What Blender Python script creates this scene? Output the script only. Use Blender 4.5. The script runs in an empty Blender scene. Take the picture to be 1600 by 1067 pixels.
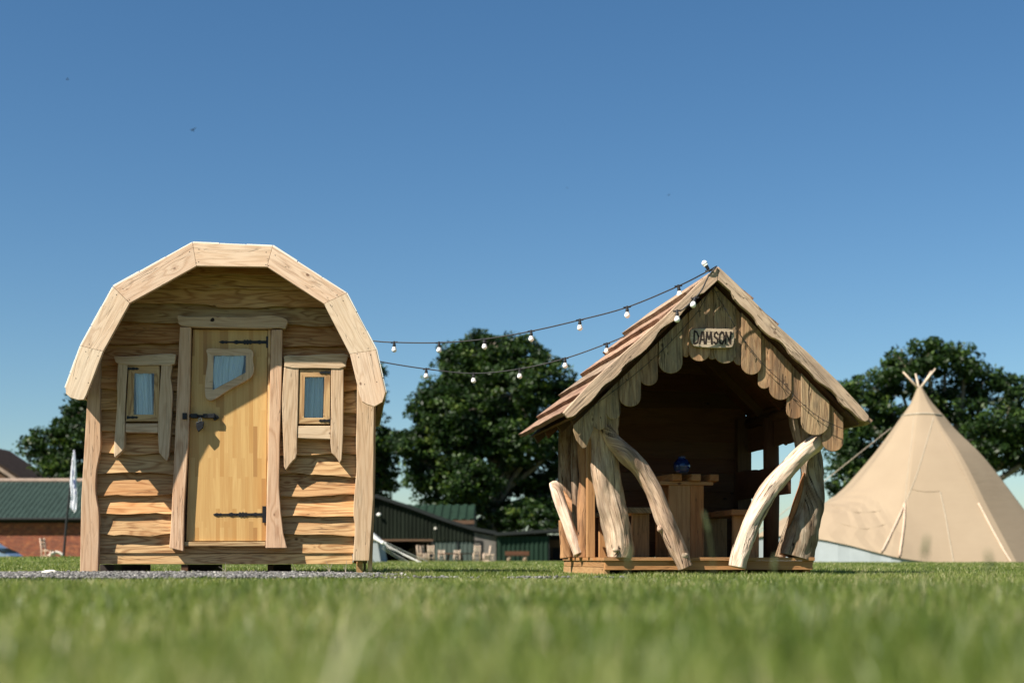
import bpy, bmesh, math, random
import numpy as np
from mathutils import Vector, Matrix, noise as mn
from mathutils.bvhtree import BVHTree

C = bpy.context.scene.collection
R = math.radians
rng = random.Random(7)
CAMZ = 0.13; FPX = 2222.0; CX = 800.0; HY = 873.0      # the lens: 50 mm on 36 mm, horizon height in the photograph

# ------------------------------------------------------------------ frames
class Frame:
    """a building's own frame: x along its front, y into its depth, z up"""
    def __init__(s, px, Y, yaw):
        s.a = R(yaw); s.o = Vector(((px - CX) / FPX * Y, Y, 0))
        s.r = Vector((math.cos(s.a), math.sin(s.a), 0)); s.u = Vector((-math.sin(s.a), math.cos(s.a), 0))
    def L(s, px, py, yl=0.0):                 # measured point -> local point on the plane y = yl
        d = Vector(((px - CX) / FPX, 1, (HY - py) / FPX)); c = Vector((0, 0, CAMZ))
        t = (yl - (c - s.o).dot(s.u)) / d.dot(s.u)
        p = c + d * t
        return Vector(((p - s.o).dot(s.r), yl, p.z))
    def xz(s, pts, yl):
        return [(q.x, q.z) for q in (s.L(a, b, yl) for a, b in pts)]
    def W(s, v):
        return s.o + s.r * v[0] + s.u * v[1] + Vector((0, 0, v[2]))

def P(px, py, Y): return Vector(((px - CX) / FPX * Y, Y, CAMZ + (HY - py) / FPX * Y))

# ------------------------------------------------------------------ mesh builder
class MB:
    def __init__(s): s.V = []; s.F = []; s.UV = []; s.R = []; s.M = []
    def face(s, idx, uv, r, m=0): s.F.append(idx); s.UV.append(uv); s.R.append(r); s.M.append(m)
    def prism(s, pts, y0, y1, g=(0, 1), T=None, m=0, r=None, ms=None):
        ms = m if ms is None else ms; r = rng.random() if r is None else r
        gx, gz = g; k = math.hypot(gx, gz); gx /= k; gz /= k
        T = T or (lambda x, y, z: (x, y, z))
        n = len(pts); b = len(s.V); ou, ov = rng.random() * 9, rng.random() * 9
        for (x, z) in pts: s.V.append(Vector(T(x, y0, z)))
        for (x, z) in pts: s.V.append(Vector(T(x, y1, z)))
        uv = [(ou + x * gx + z * gz, ov - x * gz + z * gx) for x, z in pts]
        s.face(list(range(b, b + n)), uv, r, m)
        s.face([b + n + i for i in reversed(range(n))], [uv[i] for i in reversed(range(n))], r, m)
        d = y1 - y0
        for i in range(n):
            j = (i + 1) % n
            s.face([b + j, b + i, b + n + i, b + n + j],
                   [uv[j], uv[i], (uv[i][0], uv[i][1] + d), (uv[j][0], uv[j][1] + d)], r, ms)
    def box(s, x0, x1, y0, y1, z0, z1, g='z', T=None, m=0, r=None):
        r = rng.random() if r is None else r
        T = T or (lambda x, y, z: (x, y, z)); b = len(s.V); ou, ov = rng.random() * 9, rng.random() * 9
        c = [(x, y, z) for x in (x0, x1) for y in (y0, y1) for z in (z0, z1)]
        for q in c: s.V.append(Vector(T(*q)))
        ax = 'xyz'.index(g)
        for f in ((0, 1, 3, 2), (4, 6, 7, 5), (0, 4, 5, 1), (2, 3, 7, 6), (0, 2, 6, 4), (1, 5, 7, 3)):
            uv = []
            for i in f:
                q = c[i]; o = [q[k] for k in range(3) if k != ax]
                uv.append((ou + q[ax], ov + o[0] + o[1]))
            s.face([b + i for i in f], uv, r, m)
    def tube(s, path, rad, n=12, lump=0.0, seed=1, m=0, r=None, flat=1.0, caps=True, grit=0.0):
        r = rng.random() if r is None else r
        rr = random.Random(seed); ph = [rr.random() * 6.28 for _ in range(8)]
        b = len(s.V); K = len(path); path = [Vector(p) for p in path]
        t0 = (path[1] - path[0]).normalized()
        nrm = t0.orthogonal().normalized(); dist = 0; ou = rr.random() * 9
        dd = []
        for k in range(K):
            t = (path[min(k + 1, K - 1)] - path[max(k - 1, 0)]).normalized()
            nrm = (nrm - t * nrm.dot(t)).normalized(); bi = t.cross(nrm)
            if k: dist += (path[k] - path[k - 1]).length
            dd.append(dist)
            for i in range(n):
                a = 2 * math.pi * i / n
                L = 1 + lump * (math.sin(2 * a + ph[0] + dist * 5) + .7 * math.sin(3 * a + ph[1] - dist * 9) +
                                .5 * math.sin(dist * 23 + ph[2] + a) + .4 * math.sin(5 * a + ph[3] + dist * 14))
                if grit:
                    q = Vector((math.cos(a) * 1.6, math.sin(a) * 1.6, dist * 5 + seed * 3.1))
                    rdg = abs(mn.noise(Vector((math.cos(a) * 4.5, math.sin(a) * 4.5, dist * 3 + seed))))
                    L += grit * (1.2 * mn.noise(q) + .7 * mn.noise(q * 2.7) - .9 * max(0, .22 - rdg) * 4 * .3)
                s.V.append(path[k] + (nrm * math.cos(a) + bi * math.sin(a) * flat) * rad[k] * L)
        for k in range(K - 1):
            for i in range(n):
                j = (i + 1) % n
                w = rad[k] * 6.28 / n; v0 = i * w; v1 = (i + 1) * w
                s.face([b + k * n + i, b + k * n + j, b + (k + 1) * n + j, b + (k + 1) * n + i],
                       [(ou + dd[k], v0), (ou + dd[k], v1), (ou + dd[k + 1], v1), (ou + dd[k + 1], v0)], r, m)
        if caps:
            for k in (0, K - 1):
                ids = [b + k * n + i for i in range(n)]
                uv = [(ou + math.cos(6.28 * i / n) * rad[k] * .2, math.sin(6.28 * i / n) * rad[k]) for i in range(n)]
                s.face(ids if k else ids[::-1], uv, r, m)
    def ball(s, c, rad, seg=12, rings=8, sc=(1, 1, 1), m=0, r=None, jit=0):
        r = rng.random() if r is None else r
        b = len(s.V); c = Vector(c)
        for k in range(rings + 1):
            th = math.pi * k / rings
            for i in range(seg):
                a = 2 * math.pi * i / seg
                j = 1 + jit * (rng.random() - .5)
                s.V.append(c + Vector((math.sin(th) * math.cos(a) * sc[0], math.sin(th) * math.sin(a) * sc[1], math.cos(th) * sc[2])) * rad * j)
        for k in range(rings):
            for i in range(seg):
                j = (i + 1) % seg
                s.face([b + k * seg + i, b + (k + 1) * seg + i, b + (k + 1) * seg + j, b + k * seg + j],
                       [(i * .1, k * .1)] * 4, r, m)
    def build(s, name, mats, parent=None, bevel=0.0, smooth=False, col=True):
        me = bpy.data.meshes.new(name)
        me.from_pydata([tuple(v) for v in s.V], [], s.F)
        uvl = me.uv_layers.new(name='UVMap')
        uvl.data.foreach_set('uv', np.array([c for f in s.UV for uv in f for c in uv], dtype=np.float32))
        at = me.attributes.new('rnd', 'FLOAT', 'FACE'); at.data.foreach_set('value', np.array(s.R, dtype=np.float32))
        mats = mats if isinstance(mats, (list, tuple)) else [mats]
        for mt in mats: me.materials.append(mt)
        me.polygons.foreach_set('material_index', np.array(s.M, dtype=np.int32))
        bm = bmesh.new(); bm.from_mesh(me)
        bmesh.ops.remove_doubles(bm, verts=bm.verts, dist=1e-6)
        bmesh.ops.recalc_face_normals(bm, faces=bm.faces); bm.to_mesh(me); bm.free()
        if smooth: me.polygons.foreach_set('use_smooth', [True] * len(me.polygons))
        me.update()
        o = bpy.data.objects.new(name, me); C.objects.link(o)
        if parent: o.parent = parent
        if bevel:
            bv = o.modifiers.new('bevel', 'BEVEL'); bv.width = bevel; bv.segments = 2; bv.limit_method = 'ANGLE'
            bv.angle_limit = R(40); bv.harden_normals = False
        return o

def tag(o, label=None, cat=None, group=None, kind=None):
    if label: o['label'] = label
    if cat: o['category'] = cat
    if group: o['group'] = group
    if kind: o['kind'] = kind
    return o
def empty(name, loc=(0, 0, 0), rz=0):
    o = bpy.data.objects.new(name, None); C.objects.link(o); o.location = loc; o.rotation_euler = (0, 0, rz)
    o.empty_display_size = .1
    return o
def copy_tree(o, parent=None):
    c = o.copy(); C.objects.link(c); c.parent = parent
    for ch in [q for q in bpy.data.objects if q.parent == o]: copy_tree(ch, c)
    return c

def chaikin(pts, n=2, closed=True):
    for _ in range(n):
        out = []; K = len(pts)
        for i in range(K if closed else K - 1):
            a = pts[i]; b = pts[(i + 1) % K]
            out.append(tuple(a[k] * .75 + b[k] * .25 for k in range(len(a))))
            out.append(tuple(a[k] * .25 + b[k] * .75 for k in range(len(a))))
        if not closed: out = [pts[0]] + out + [pts[-1]]
        pts = out
    return pts
def catmull(pts, m=8):
    out = []; K = len(pts)
    for i in range(K - 1):
        p0 = pts[max(i - 1, 0)]; p1 = pts[i]; p2 = pts[i + 1]; p3 = pts[min(i + 2, K - 1)]
        for j in range(m):
            t = j / m
            out.append(tuple(.5 * (2 * b + (c - a) * t + (2 * a - 5 * b + 4 * c - d) * t * t + (3 * b - a - 3 * c + d) * t ** 3)
                             for a, b, c, d in zip(p0, p1, p2, p3)))
    out.append(tuple(pts[-1])); return out
def wavy(x0, x1, n, amp, seed, rough=.5):
    """offsets of a waney sawn edge"""
    q = random.Random(seed); f = [(q.uniform(2, 5), q.random() * 6.28, 1), (q.uniform(6, 11), q.random() * 6.28, .5), (q.uniform(14, 24), q.random() * 6.28, .22 * rough * 2)]
    bumps = [(q.uniform(x0, x1), q.uniform(.03, .09), q.uniform(-1.2, 1.2)) for _ in range(4)]
    out = []
    for i in range(n + 1):
        x = x0 + (x1 - x0) * i / n
        v = sum(w * math.sin(k * x + p) for k, p, w in f) + sum(h * math.exp(-((x - c) / s) ** 2) for c, s, h in bumps)
        out.append((x, v * amp))
    return out

# ------------------------------------------------------------------ materials
def new_mat(name):
    m = bpy.data.materials.new(name); m.use_nodes = True
    nt = m.node_tree; return m, nt, nt.nodes['Principled BSDF']
class G:
    """tiny node helper"""
    def __init__(s, nt): s.nt = nt
    def n(s, typ, ins=None, **kw):
        q = s.nt.nodes.new(typ)
        for k, v in kw.items(): setattr(q, k, v)
        for k, v in (ins or {}).items():
            if isinstance(v, bpy.types.NodeSocket): s.nt.links.new(v, q.inputs[k])
            else: q.inputs[k].default_value = v
        return q
    def math(s, op, a, b=0.0, c=0.0, clamp=False):
        return s.n('ShaderNodeMath', {0: a, 1: b, 2: c}, operation=op, use_clamp=clamp).outputs[0]
    def vmul(s, v, f): return s.n('ShaderNodeVectorMath', {0: v, 1: f}, operation='MULTIPLY').outputs[0]
    def noise(s, v, scale, detail=2, rough=.5, dist=0.0):
        return s.n('ShaderNodeTexNoise', {'Vector': v, 'Scale': scale, 'Detail': detail, 'Roughness': rough, 'Distortion': dist}).outputs['Fac']
    def mix(s, f, a, b, blend='MIX'):
        q = s.nt.nodes.new('ShaderNodeMix'); q.data_type = 'RGBA'; q.blend_type = blend
        for i, v in ((0, f), (6, a), (7, b)):
            if isinstance(v, bpy.types.NodeSocket): s.nt.links.new(v, q.inputs[i])
            else: q.inputs[i].default_value = v
        return q.outputs[2]
    def ramp(s, f, stops):
        q = s.nt.nodes.new('ShaderNodeValToRGB'); s.nt.links.new(f, q.inputs[0])
        e = q.color_ramp.elements
        while len(e) < len(stops): e.new(0.5)
        for el, (p, c) in zip(e, stops): el.position = p; el.color = c if len(c) == 4 else (*c, 1)
        return q.outputs[0]
    def rng(s, f, a, b, c=0.0, d=1.0):
        return s.n('ShaderNodeMapRange', {0: f, 1: a, 2: b, 3: c, 4: d}).outputs[0]
    def link(s, a, b): s.nt.links.new(a, b)
def c4(c): return (c[0], c[1], c[2], 1)

def wood(name, light, dark, tint, rings=60, ringamt=.45, fine=.35, knot=1.0, val=.22, bump=.35, rough=.72, weather=None, wamt=.0, crack=0.0, streak=0.0):
    m, nt, bs = new_mat(name); g = G(nt)
    uv = g.n('ShaderNodeUVMap').outputs[0]; rnd = g.n('ShaderNodeAttribute', attribute_name='rnd').outputs['Fac']
    off = g.n('ShaderNodeCombineXYZ', {2: g.math('MULTIPLY', rnd, 57.0)}).outputs[0]
    v = g.n('ShaderNodeVectorMath', {0: uv, 1: off}, operation='ADD').outputs[0]
    vk = g.n('ShaderNodeTexVoronoi', {'Vector': g.vmul(v, (3.4, 5.0, 1.0)), 'Scale': 1.0, 'Randomness': 1.0}).outputs['Distance']
    kn = g.math('POWER', g.math('SUBTRACT', 1.0, g.math('MULTIPLY', vk, 2.2), clamp=True), 2.0)
    low = g.noise(g.vmul(v, (.85, 9.0, 1.0)), 1.0, 2, .45, .25)
    low = g.math('ADD', low, g.math('MULTIPLY', kn, .16 * knot))
    ring = g.math('POWER', g.math('MULTIPLY_ADD', g.math('SINE', g.math('MULTIPLY', low, float(rings))), .5, .5), 2.2)
    fin = g.noise(g.vmul(v, (7.0, 210.0, 1.0)), 1.0, 3, .6)
    pat = g.noise(g.vmul(v, (1.6, 5.0, 1.0)), 1.0, 3, .6)
    f = g.math('ADD', g.math('MULTIPLY', ring, ringamt), g.math('MULTIPLY', g.math('SUBTRACT', fin, .42), fine * 2), clamp=True)
    col = g.mix(f, c4(light), c4(dark))
    col = g.mix(g.rng(pat, .42, .72, 0.0, .6), col, c4(tint))
    kc = g.rng(vk, .035 * max(knot, .01), .075 * max(knot, .01), 0.85, 0.0)
    col = g.mix(kc, col, (dark[0] * .35, dark[1] * .28, dark[2] * .25, 1))
    if weather:
        w = g.noise(g.vmul(v, (2.5, 9.0, 1.0)), 1.3, 5, .65)
        col = g.mix(g.rng(w, .45, .62, 0.0, wamt), col, c4(weather))
    hgt2 = None
    if streak:
        st = g.noise(g.vmul(v, (3.0, 42.0, 1.0)), 1.0, 4, .7)
        col = g.mix(g.rng(st, .5, .68, 0.0, streak), col, (dark[0] * .55, dark[1] * .5, dark[2] * .5, 1))
    if crack:
        ck = g.noise(g.vmul(v, (1.1, 15.0, 1.0)), 1.0, 3, .55, .3)
        ca = g.math('ABSOLUTE', g.math('SUBTRACT', ck, .5))
        gate = g.rng(g.noise(g.vmul(v, (1.3, 3.0, 1.0)), 1.7, 2), .44, .56)
        cm = g.math('MULTIPLY', g.rng(ca, .004, .012, 1.0, 0.0), gate)
        col = g.mix(g.math('MULTIPLY', cm, crack), col, (.035, .02, .012, 1)); hgt2 = cm
    hv = g.n('ShaderNodeHueSaturation', {'Hue': g.math('MULTIPLY_ADD', rnd, .018, .4835), 'Saturation': g.math('MULTIPLY_ADD', rnd, -.16, 1.09),
                                        'Value': g.math('MULTIPLY_ADD', g.math('FRACT', g.math('MULTIPLY', rnd, 7.31)), val * 2, 1 - val), 'Color': col})
    g.link(hv.outputs[0], bs.inputs['Base Color'])
    bs.inputs['Roughness'].default_value = rough; bs.inputs['Specular IOR Level'].default_value = .25
    h = g.math('ADD', g.math('MULTIPLY', fin, .6), g.math('MULTIPLY', ring, -.35))
    if hgt2 is not None: h = g.math('SUBTRACT', h, g.math('MULTIPLY', hgt2, 2.0))
    g.link(g.n('ShaderNodeBump', {'Height': h, 'Strength': bump, 'Distance': .003}).outputs[0], bs.inputs['Normal'])
    return m
M = {}
M['larch'] = wood('larch_cladding', (.60, .405, .19), (.22, .098, .029), (.47, .245, .085), val=.2, ringamt=.6, fine=.6, crack=.5, streak=.25)
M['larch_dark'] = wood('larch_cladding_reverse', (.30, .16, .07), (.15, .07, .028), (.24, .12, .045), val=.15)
M['fascia'] = wood('sawn_larch_fascia', (.72, .57, .405), (.38, .24, .13), (.64, .45, .28), ringamt=.36, fine=.55, knot=.9, val=.06, crack=.3, streak=.15)
M['post'] = wood('sawn_larch_post', (.60, .445, .285), (.31, .18, .085), (.53, .345, .19), ringamt=.42, fine=.55, knot=.9, val=.08, crack=.35, streak=.2)
M['shake'] = wood('sawn_roof_plank', (.43, .315, .205), (.20, .125, .075), (.34, .22, .13), ringamt=.45, val=.3, bump=.6, weather=(.17, .095, .06), wamt=.8, crack=.5, streak=.3)
M['bark_edge'] = wood('bark_plank_edge', (.19, .115, .07), (.06, .034, .022), (.14, .078, .045), ringamt=.3, val=.2, bump=1.2, weather=(.34, .23, .15), wamt=.8)
M['barge'] = wood('weathered_barge_board', (.55, .435, .30), (.28, .19, .115), (.46, .32, .20), ringamt=.35, fine=.7, val=.06, bump=.7, weather=(.27, .205, .145), wamt=.7, crack=.6, streak=.35)
M['aged'] = wood('aged_larch_plank', (.40, .28, .15), (.15, .078, .036), (.35, .21, .095), ringamt=.45, fine=.8, val=.24, bump=.9, weather=(.16, .12, .075), wamt=.75, crack=.8, streak=.5)
M['brown'] = wood('shade_darkened_brown_board', (.085, .043, .02), (.04, .018, .009), (.066, .028, .012), ringamt=.35, val=.25)  # brown darkened further to hold the shade of the shelter interior
M['orange'] = wood('fresh_orange_board', (.37, .215, .09), (.19, .095, .035), (.33, .165, .056), ringamt=.4, val=.18, streak=.3, crack=.4)
M['log'] = wood('peeled_log', (.60, .47, .33), (.15, .09, .05), (.37, .22, .115), rings=40, ringamt=.35, fine=1.0, knot=.8, val=.07, bump=1.8, rough=.85, weather=(.24, .18, .125), wamt=.8, crack=1.0, streak=.5)
M['paleLog'] = wood('pale_peeled_log', (.74, .63, .50), (.44, .31, .20), (.64, .47, .31), rings=34, ringamt=.28, fine=.8, knot=.7, val=.04, bump=1.5, rough=.85, weather=(.34, .24, .155), wamt=.7, crack=.8, streak=.35)  # paler tone than the plain peeled log
M['barkLog'] = wood('bark_flecked_log', (.22, .155, .095), (.08, .05, .03), (.19, .11, .055), rings=30, ringamt=.2, fine=1.0, knot=.7, val=.06, bump=2.0, rough=.9, weather=(.38, .31, .225), wamt=.75, crack=1.0, streak=.6)
M['orangeLog'] = wood('red_larch_log', (.40, .23, .105), (.21, .10, .04), (.35, .165, .058), rings=34, ringamt=.3, fine=.8, knot=.8, val=.06, bump=1.2, weather=(.16, .08, .04), wamt=.6, crack=.8, streak=.5)
M['paleFurn'] = wood('pale_painted_wood', (.56, .45, .34), (.42, .31, .2), (.5, .39, .28), val=.06)

def door_mat():
    m, nt, bs = new_mat('laminated_pine_staves'); g = G(nt)
    uv = g.n('ShaderNodeUVMap').outputs[0]
    br = g.n('ShaderNodeTexBrick', {'Vector': uv, 'Color1': (.0, .0, .0, 1), 'Color2': (1, 1, 1, 1), 'Mortar': (.5, .5, .5, 1), 'Scale': 1.0, 'Mortar Size': .0,
                                    'Brick Width': .42, 'Row Height': .034}, offset=.37, offset_frequency=2, squash=1.35, squash_frequency=3)
    cell = g.n('ShaderNodeSeparateColor', {0: br.outputs[0]}).outputs[0]
    off = g.n('ShaderNodeCombineXYZ', {2: g.math('MULTIPLY', cell, 31.0)}).outputs[0]
    v = g.n('ShaderNodeVectorMath', {0: uv, 1: off}, operation='ADD').outputs[0]
    low = g.noise(g.vmul(v, (.7, 11.0, 1)), 1.0, 2, .4)
    ring = g.math('MULTIPLY_ADD', g.math('SINE', g.math('MULTIPLY', low, 60.0)), .5, .5)
    fin = g.noise(g.vmul(v, (5.0, 190.0, 1)), 1.0, 3, .6)
    base = g.ramp(cell, [(0, (.34, .17, .055)), (.2, (.52, .315, .115)), (.6, (.60, .385, .15)), (1, (.47, .26, .085))])
    f = g.math('ADD', g.math('MULTIPLY', ring, .22), g.math('MULTIPLY', g.math('SUBTRACT', fin, .4), .6), clamp=True)
    col = g.mix(f, base, (.40, .19, .055, 1))
    g.link(col, bs.inputs['Base Color']); bs.inputs['Roughness'].default_value = .5; bs.inputs['Specular IOR Level'].default_value = .3
    g.link(g.n('ShaderNodeBump', {'Height': fin, 'Strength': .15, 'Distance': .002}).outputs[0], bs.inputs['Normal'])
    return m
M['door'] = door_mat()

def plain(name, col, rough=.6, metal=0.0, var=.15, scale=8.0, bump=0.0, spec=.4, emit=None):
    m, nt, bs = new_mat(name); g = G(nt)
    tc = g.n('ShaderNodeTexCoord').outputs['Object']
    n1 = g.noise(tc, scale, 4, .6)
    k = 1 - var
    col_o = g.mix(g.rng(n1, .3, .7), (col[0] * k, col[1] * k, col[2] * k, 1), (min(col[0] * (1 + var), 1), min(col[1] * (1 + var), 1), min(col[2] * (1 + var), 1), 1))
    g.link(col_o, bs.inputs['Base Color'])
    bs.inputs['Roughness'].default_value = rough; bs.inputs['Metallic'].default_value = metal; bs.inputs['Specular IOR Level'].default_value = spec
    if bump: g.link(g.n('ShaderNodeBump', {'Height': n1, 'Strength': bump, 'Distance': .01}).outputs[0], bs.inputs['Normal'])
    return m
M['iron'] = plain('black_iron', (.012, .012, .014), .45, .3, scale=60, bump=.3)
M['steel'] = plain('worn_steel', (.35, .35, .37), .35, .9)
M['rubber'] = plain('black_cable', (.01, .01, .011), .55)
M['white'] = plain('white_canvas', (.78, .77, .74), .8, var=.04)
M['membrane'] = plain('sunlit_pale_batten', (.74, .69, .60), .7, var=.06)  # pale colour carries the sunlight along the roof edge
M['shadeblock'] = plain('shade_dark_block', (.04, .03, .025), .9, var=.4, scale=20)  # dark colour carries the shade beneath the floors
M['darkroof'] = plain('dark_grey_sheet', (.02, .023, .023), .6)
M['brownroof'] = plain('dark_brown_tiles', (.035, .024, .018), .85, var=.3, scale=2)
M['ridge'] = plain('pinkish_ridge_tiles', (.25, .185, .145), .85, var=.2, scale=2)
M['concrete'] = plain('weathered_concrete', (.11, .10, .09), .9, var=.3, scale=1.2, bump=.3)
M['black'] = plain('dark_interior', (.01, .01, .01), .9)  # near-black stands in for unlit depth behind panes and in open bays
M['burnt'] = plain('burnt_lettering', (.018, .009, .005), .85)
M['rope'] = plain('hemp_rope', (.34, .29, .22), .9)
M['whiterope'] = plain('white_rope', (.72, .70, .66), .8)
M['greywall'] = plain('grey_canvas_wall', (.27, .30, .31), .8, var=.08, scale=1.5)
M['flag'] = plain('white_flag_cloth', (.72, .73, .80), .8, var=.05)
M['flagmark'] = plain('navy_print', (.06, .08, .18), .8)
M['carpaint'] = plain('silver_blue_paint', (.25, .33, .45), .3, .4, var=.03)
M['carglass'] = plain('dark_glass', (.01, .012, .015), .1)
M['tyre'] = plain('tyre_rubber', (.015, .015, .015), .8)
M['rust'] = plain('rusty_trim', (.10, .055, .03), .8)
M['stone'] = plain('pale_stone', (.62, .58, .52), .85, var=.1, scale=20)
M['bird'] = plain('dark_plumage', (.015, .015, .02), .8)

def ribmat(name, col, var=.2):
    m, nt, bs = new_mat(name); g = G(nt)
    tc = g.n('ShaderNodeTexCoord').outputs['Object']
    a = g.noise(g.vmul(tc, (2.5, 2.5, .25)), 1.0, 4, .6); b = g.noise(tc, .4, 3)
    col_o = g.mix(g.rng(g.math('MULTIPLY_ADD', a, .7, g.math('MULTIPLY', b, .3)), .35, .65), c4([x * (1 - var) for x in col]), c4([x * (1 + var) for x in col]))
    g.link(col_o, bs.inputs['Base Color']); bs.inputs['Roughness'].default_value = .6
    return m
def flatten(m):
    m.node_tree.nodes['Principled BSDF'].inputs['Specular IOR Level'].default_value = .08; m.node_tree.nodes['Principled BSDF'].inputs['Roughness'].default_value = .8; return m
M['green'] = ribmat('green_sheet_metal', (.014, .030, .020), .25)
M['greenroof'] = ribmat('teal_green_roofing', (.026, .043, .037), .2)
M['olive'] = ribmat('olive_black_cladding', (.011, .0145, .010), .35)
M['doorgrey'] = ribmat('grey_green_panel', (.06, .078, .07), .15)
for k_ in ('green', 'greenroof', 'olive', 'doorgrey', 'darkroof', 'brownroof'): flatten(M[k_])

def brick_mat():
    m, nt, bs = new_mat('old_red_brick'); g = G(nt)
    tc = g.n('ShaderNodeTexCoord').outputs['Object']
    sp = g.n('ShaderNodeSeparateXYZ', {0: tc}); v = g.n('ShaderNodeCombineXYZ', {0: sp.outputs[0], 1: sp.outputs[2]}).outputs[0]
    br = g.n('ShaderNodeTexBrick', {'Vector': v, 'Color1': (.235, .052, .02, 1), 'Color2': (.11, .024, .012, 1), 'Mortar': (.18, .09, .055, 1), 'Scale': 1.0,
                                    'Mortar Size': .012, 'Brick Width': .3, 'Row Height': .1})
    n1 = g.noise(g.vmul(tc, (1, 1, 2)), 2.0, 6, .8); n2 = g.noise(g.vmul(tc, (1, 1, 2)), 1.3, 5, .8)
    col = g.mix(g.rng(n1, .5, .66), br.outputs[0], (.36, .13, .05, 1))
    col = g.mix(g.rng(n2, .55, .68, 0, .8), col, (.10, .03, .02, 1))
    g.link(col, bs.inputs['Base Color']); bs.inputs['Roughness'].default_value = .9
    return m
M['brick'] = brick_mat()

def canvas_mat():
    m, nt, bs = new_mat('sand_tipi_canvas'); g = G(nt)
    tc = g.n('ShaderNodeTexCoord').outputs['Object']
    n1 = g.noise(tc, .6, 4, .6); n2 = g.noise(g.vmul(tc, (1, 1, 7)), .9, 3, .55, .6)
    col = g.mix(g.rng(n1, .3, .7), (.27, .207, .141, 1), (.295, .229, .157, 1))
    g.link(col, bs.inputs['Base Color']); bs.inputs['Roughness'].default_value = .85; bs.inputs['Specular IOR Level'].default_value = .1
    g.link(g.n('ShaderNodeBump', {'Height': n2, 'Strength': .12, 'Distance': .08}).outputs[0], bs.inputs['Normal'])
    return m
M['canvas'] = canvas_mat()

def glass_mat():
    m, nt, bs = new_mat('window_glass'); g = G(nt)
    nt.nodes.remove(bs)
    fr = g.n('ShaderNodeFresnel', {'IOR': 1.5}).outputs[0]
    t = g.n('ShaderNodeBsdfTransparent', {'Color': (.94, .97, .98, 1)}); gl = g.n('ShaderNodeBsdfGlossy', {'Roughness': .03})
    mx = g.n('ShaderNodeMixShader', {0: g.math('ADD', fr, .01)}); g.link(t.outputs[0], mx.inputs[1]); g.link(gl.outputs[0], mx.inputs[2])
    g.link(mx.outputs[0], nt.nodes['Material Output'].inputs[0]); return m
M['glass'] = glass_mat()
M['curtain'] = plain('pale_blue_curtain', (.74, .78, .80), .9, var=.05, scale=3)
M['blueglass'] = (lambda t: (setattr(t[2].inputs['Base Color'], 'default_value', (.01, .04, .18, 1)), setattr(t[2].inputs['Roughness'], 'default_value', .06),
                             setattr(t[2].inputs['Transmission Weight'], 'default_value', .5), t[0])[-1])(new_mat('cobalt_blue_glass'))
def bulb_mat():
    m, nt, bs = new_mat('frosted_white_bulb')
    bs.inputs['Base Color'].default_value = (.86, .85, .82, 1); bs.inputs['Roughness'].default_value = .25; bs.inputs['Subsurface Weight'].default_value = .2
    bs.inputs['Subsurface Radius'].default_value = (.01, .01, .01); return m
M['bulb'] = bulb_mat()

def leafy(name, stops, trans=.35, rough=.5, spec=.3, base=None):
    m, nt, bs = new_mat(name); g = G(nt)
    rnd = g.n('ShaderNodeAttribute', attribute_name='rnd').outputs['Fac']
    col = g.ramp(rnd, stops)
    g.link(col, bs.inputs['Base Color']); bs.inputs['Roughness'].default_value = rough; bs.inputs['Specular IOR Level'].default_value = spec
    tr = g.n('ShaderNodeBsdfTranslucent', {'Color': g.mix(1.0, col, (1.25, 1.3, .6, 1), 'MULTIPLY')})
    mx = g.n('ShaderNodeMixShader', {0: trans}); g.link(bs.outputs[0], mx.inputs[1]); g.link(tr.outputs[0], mx.inputs[2])
    g.link(mx.outputs[0], nt.nodes['Material Output'].inputs[0]); return m
M['leaf'] = leafy('oak_leaves', [(0, (.006, .017, .004)), (.5, (.020, .046, .009)), (.8, (.05, .092, .016)), (1, (.11, .15, .03))], .25)
M['grass'] = leafy('grass_blades', [(0, (.050, .088, .015)), (.35, (.118, .166, .030)), (.7, (.220, .252, .068)), (.88, (.31, .31, .13)), (1, (.50, .43, .26))], .40, .42, .35)
M['stem'] = leafy('seed_stem', [(0, (.07, .10, .035)), (1, (.11, .12, .055))], .2)
M['bark'] = plain('oak_bark', (.15, .125, .095), .9, var=.35, scale=3, bump=.6)

def ground_mat():
    m, nt, bs = new_mat('lawn_turf'); g = G(nt)
    tc = g.n('ShaderNodeTexCoord').outputs['Object']
    a = g.noise(tc, .35, 4, .6); b = g.noise(tc, 22.0, 4, .7)
    col = g.mix(g.rng(a, .35, .65), (.115, .15, .03, 1), (.17, .19, .048, 1))
    col = g.mix(g.rng(b, .35, .7, 0, .7), col, (.05, .085, .02, 1))
    g.link(col, bs.inputs['Base Color']); bs.inputs['Roughness'].default_value = .95; bs.inputs['Specular IOR Level'].default_value = .1
    g.link(g.n('ShaderNodeBump', {'Height': b, 'Strength': .8, 'Distance': .03}).outputs[0], bs.inputs['Normal'])
    return m
M['ground'] = ground_mat()
def gravel_mat():
    m, nt, bs = new_mat('gravel_stones'); g = G(nt)
    rnd = g.n('ShaderNodeAttribute', attribute_name='rnd').outputs['Fac']
    col = g.ramp(rnd, [(0, (.04, .037, .034)), (.5, (.11, .105, .10)), (.85, (.18, .175, .165)), (1, (.34, .32, .29))])
    g.link(col, bs.inputs['Base Color']); bs.inputs['Roughness'].default_value = .85; return m
M['gravel'] = gravel_mat()
M['gravelbed'] = plain('gravel_bed', (.10, .095, .085), .95, var=.5, scale=70, bump=1)

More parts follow.
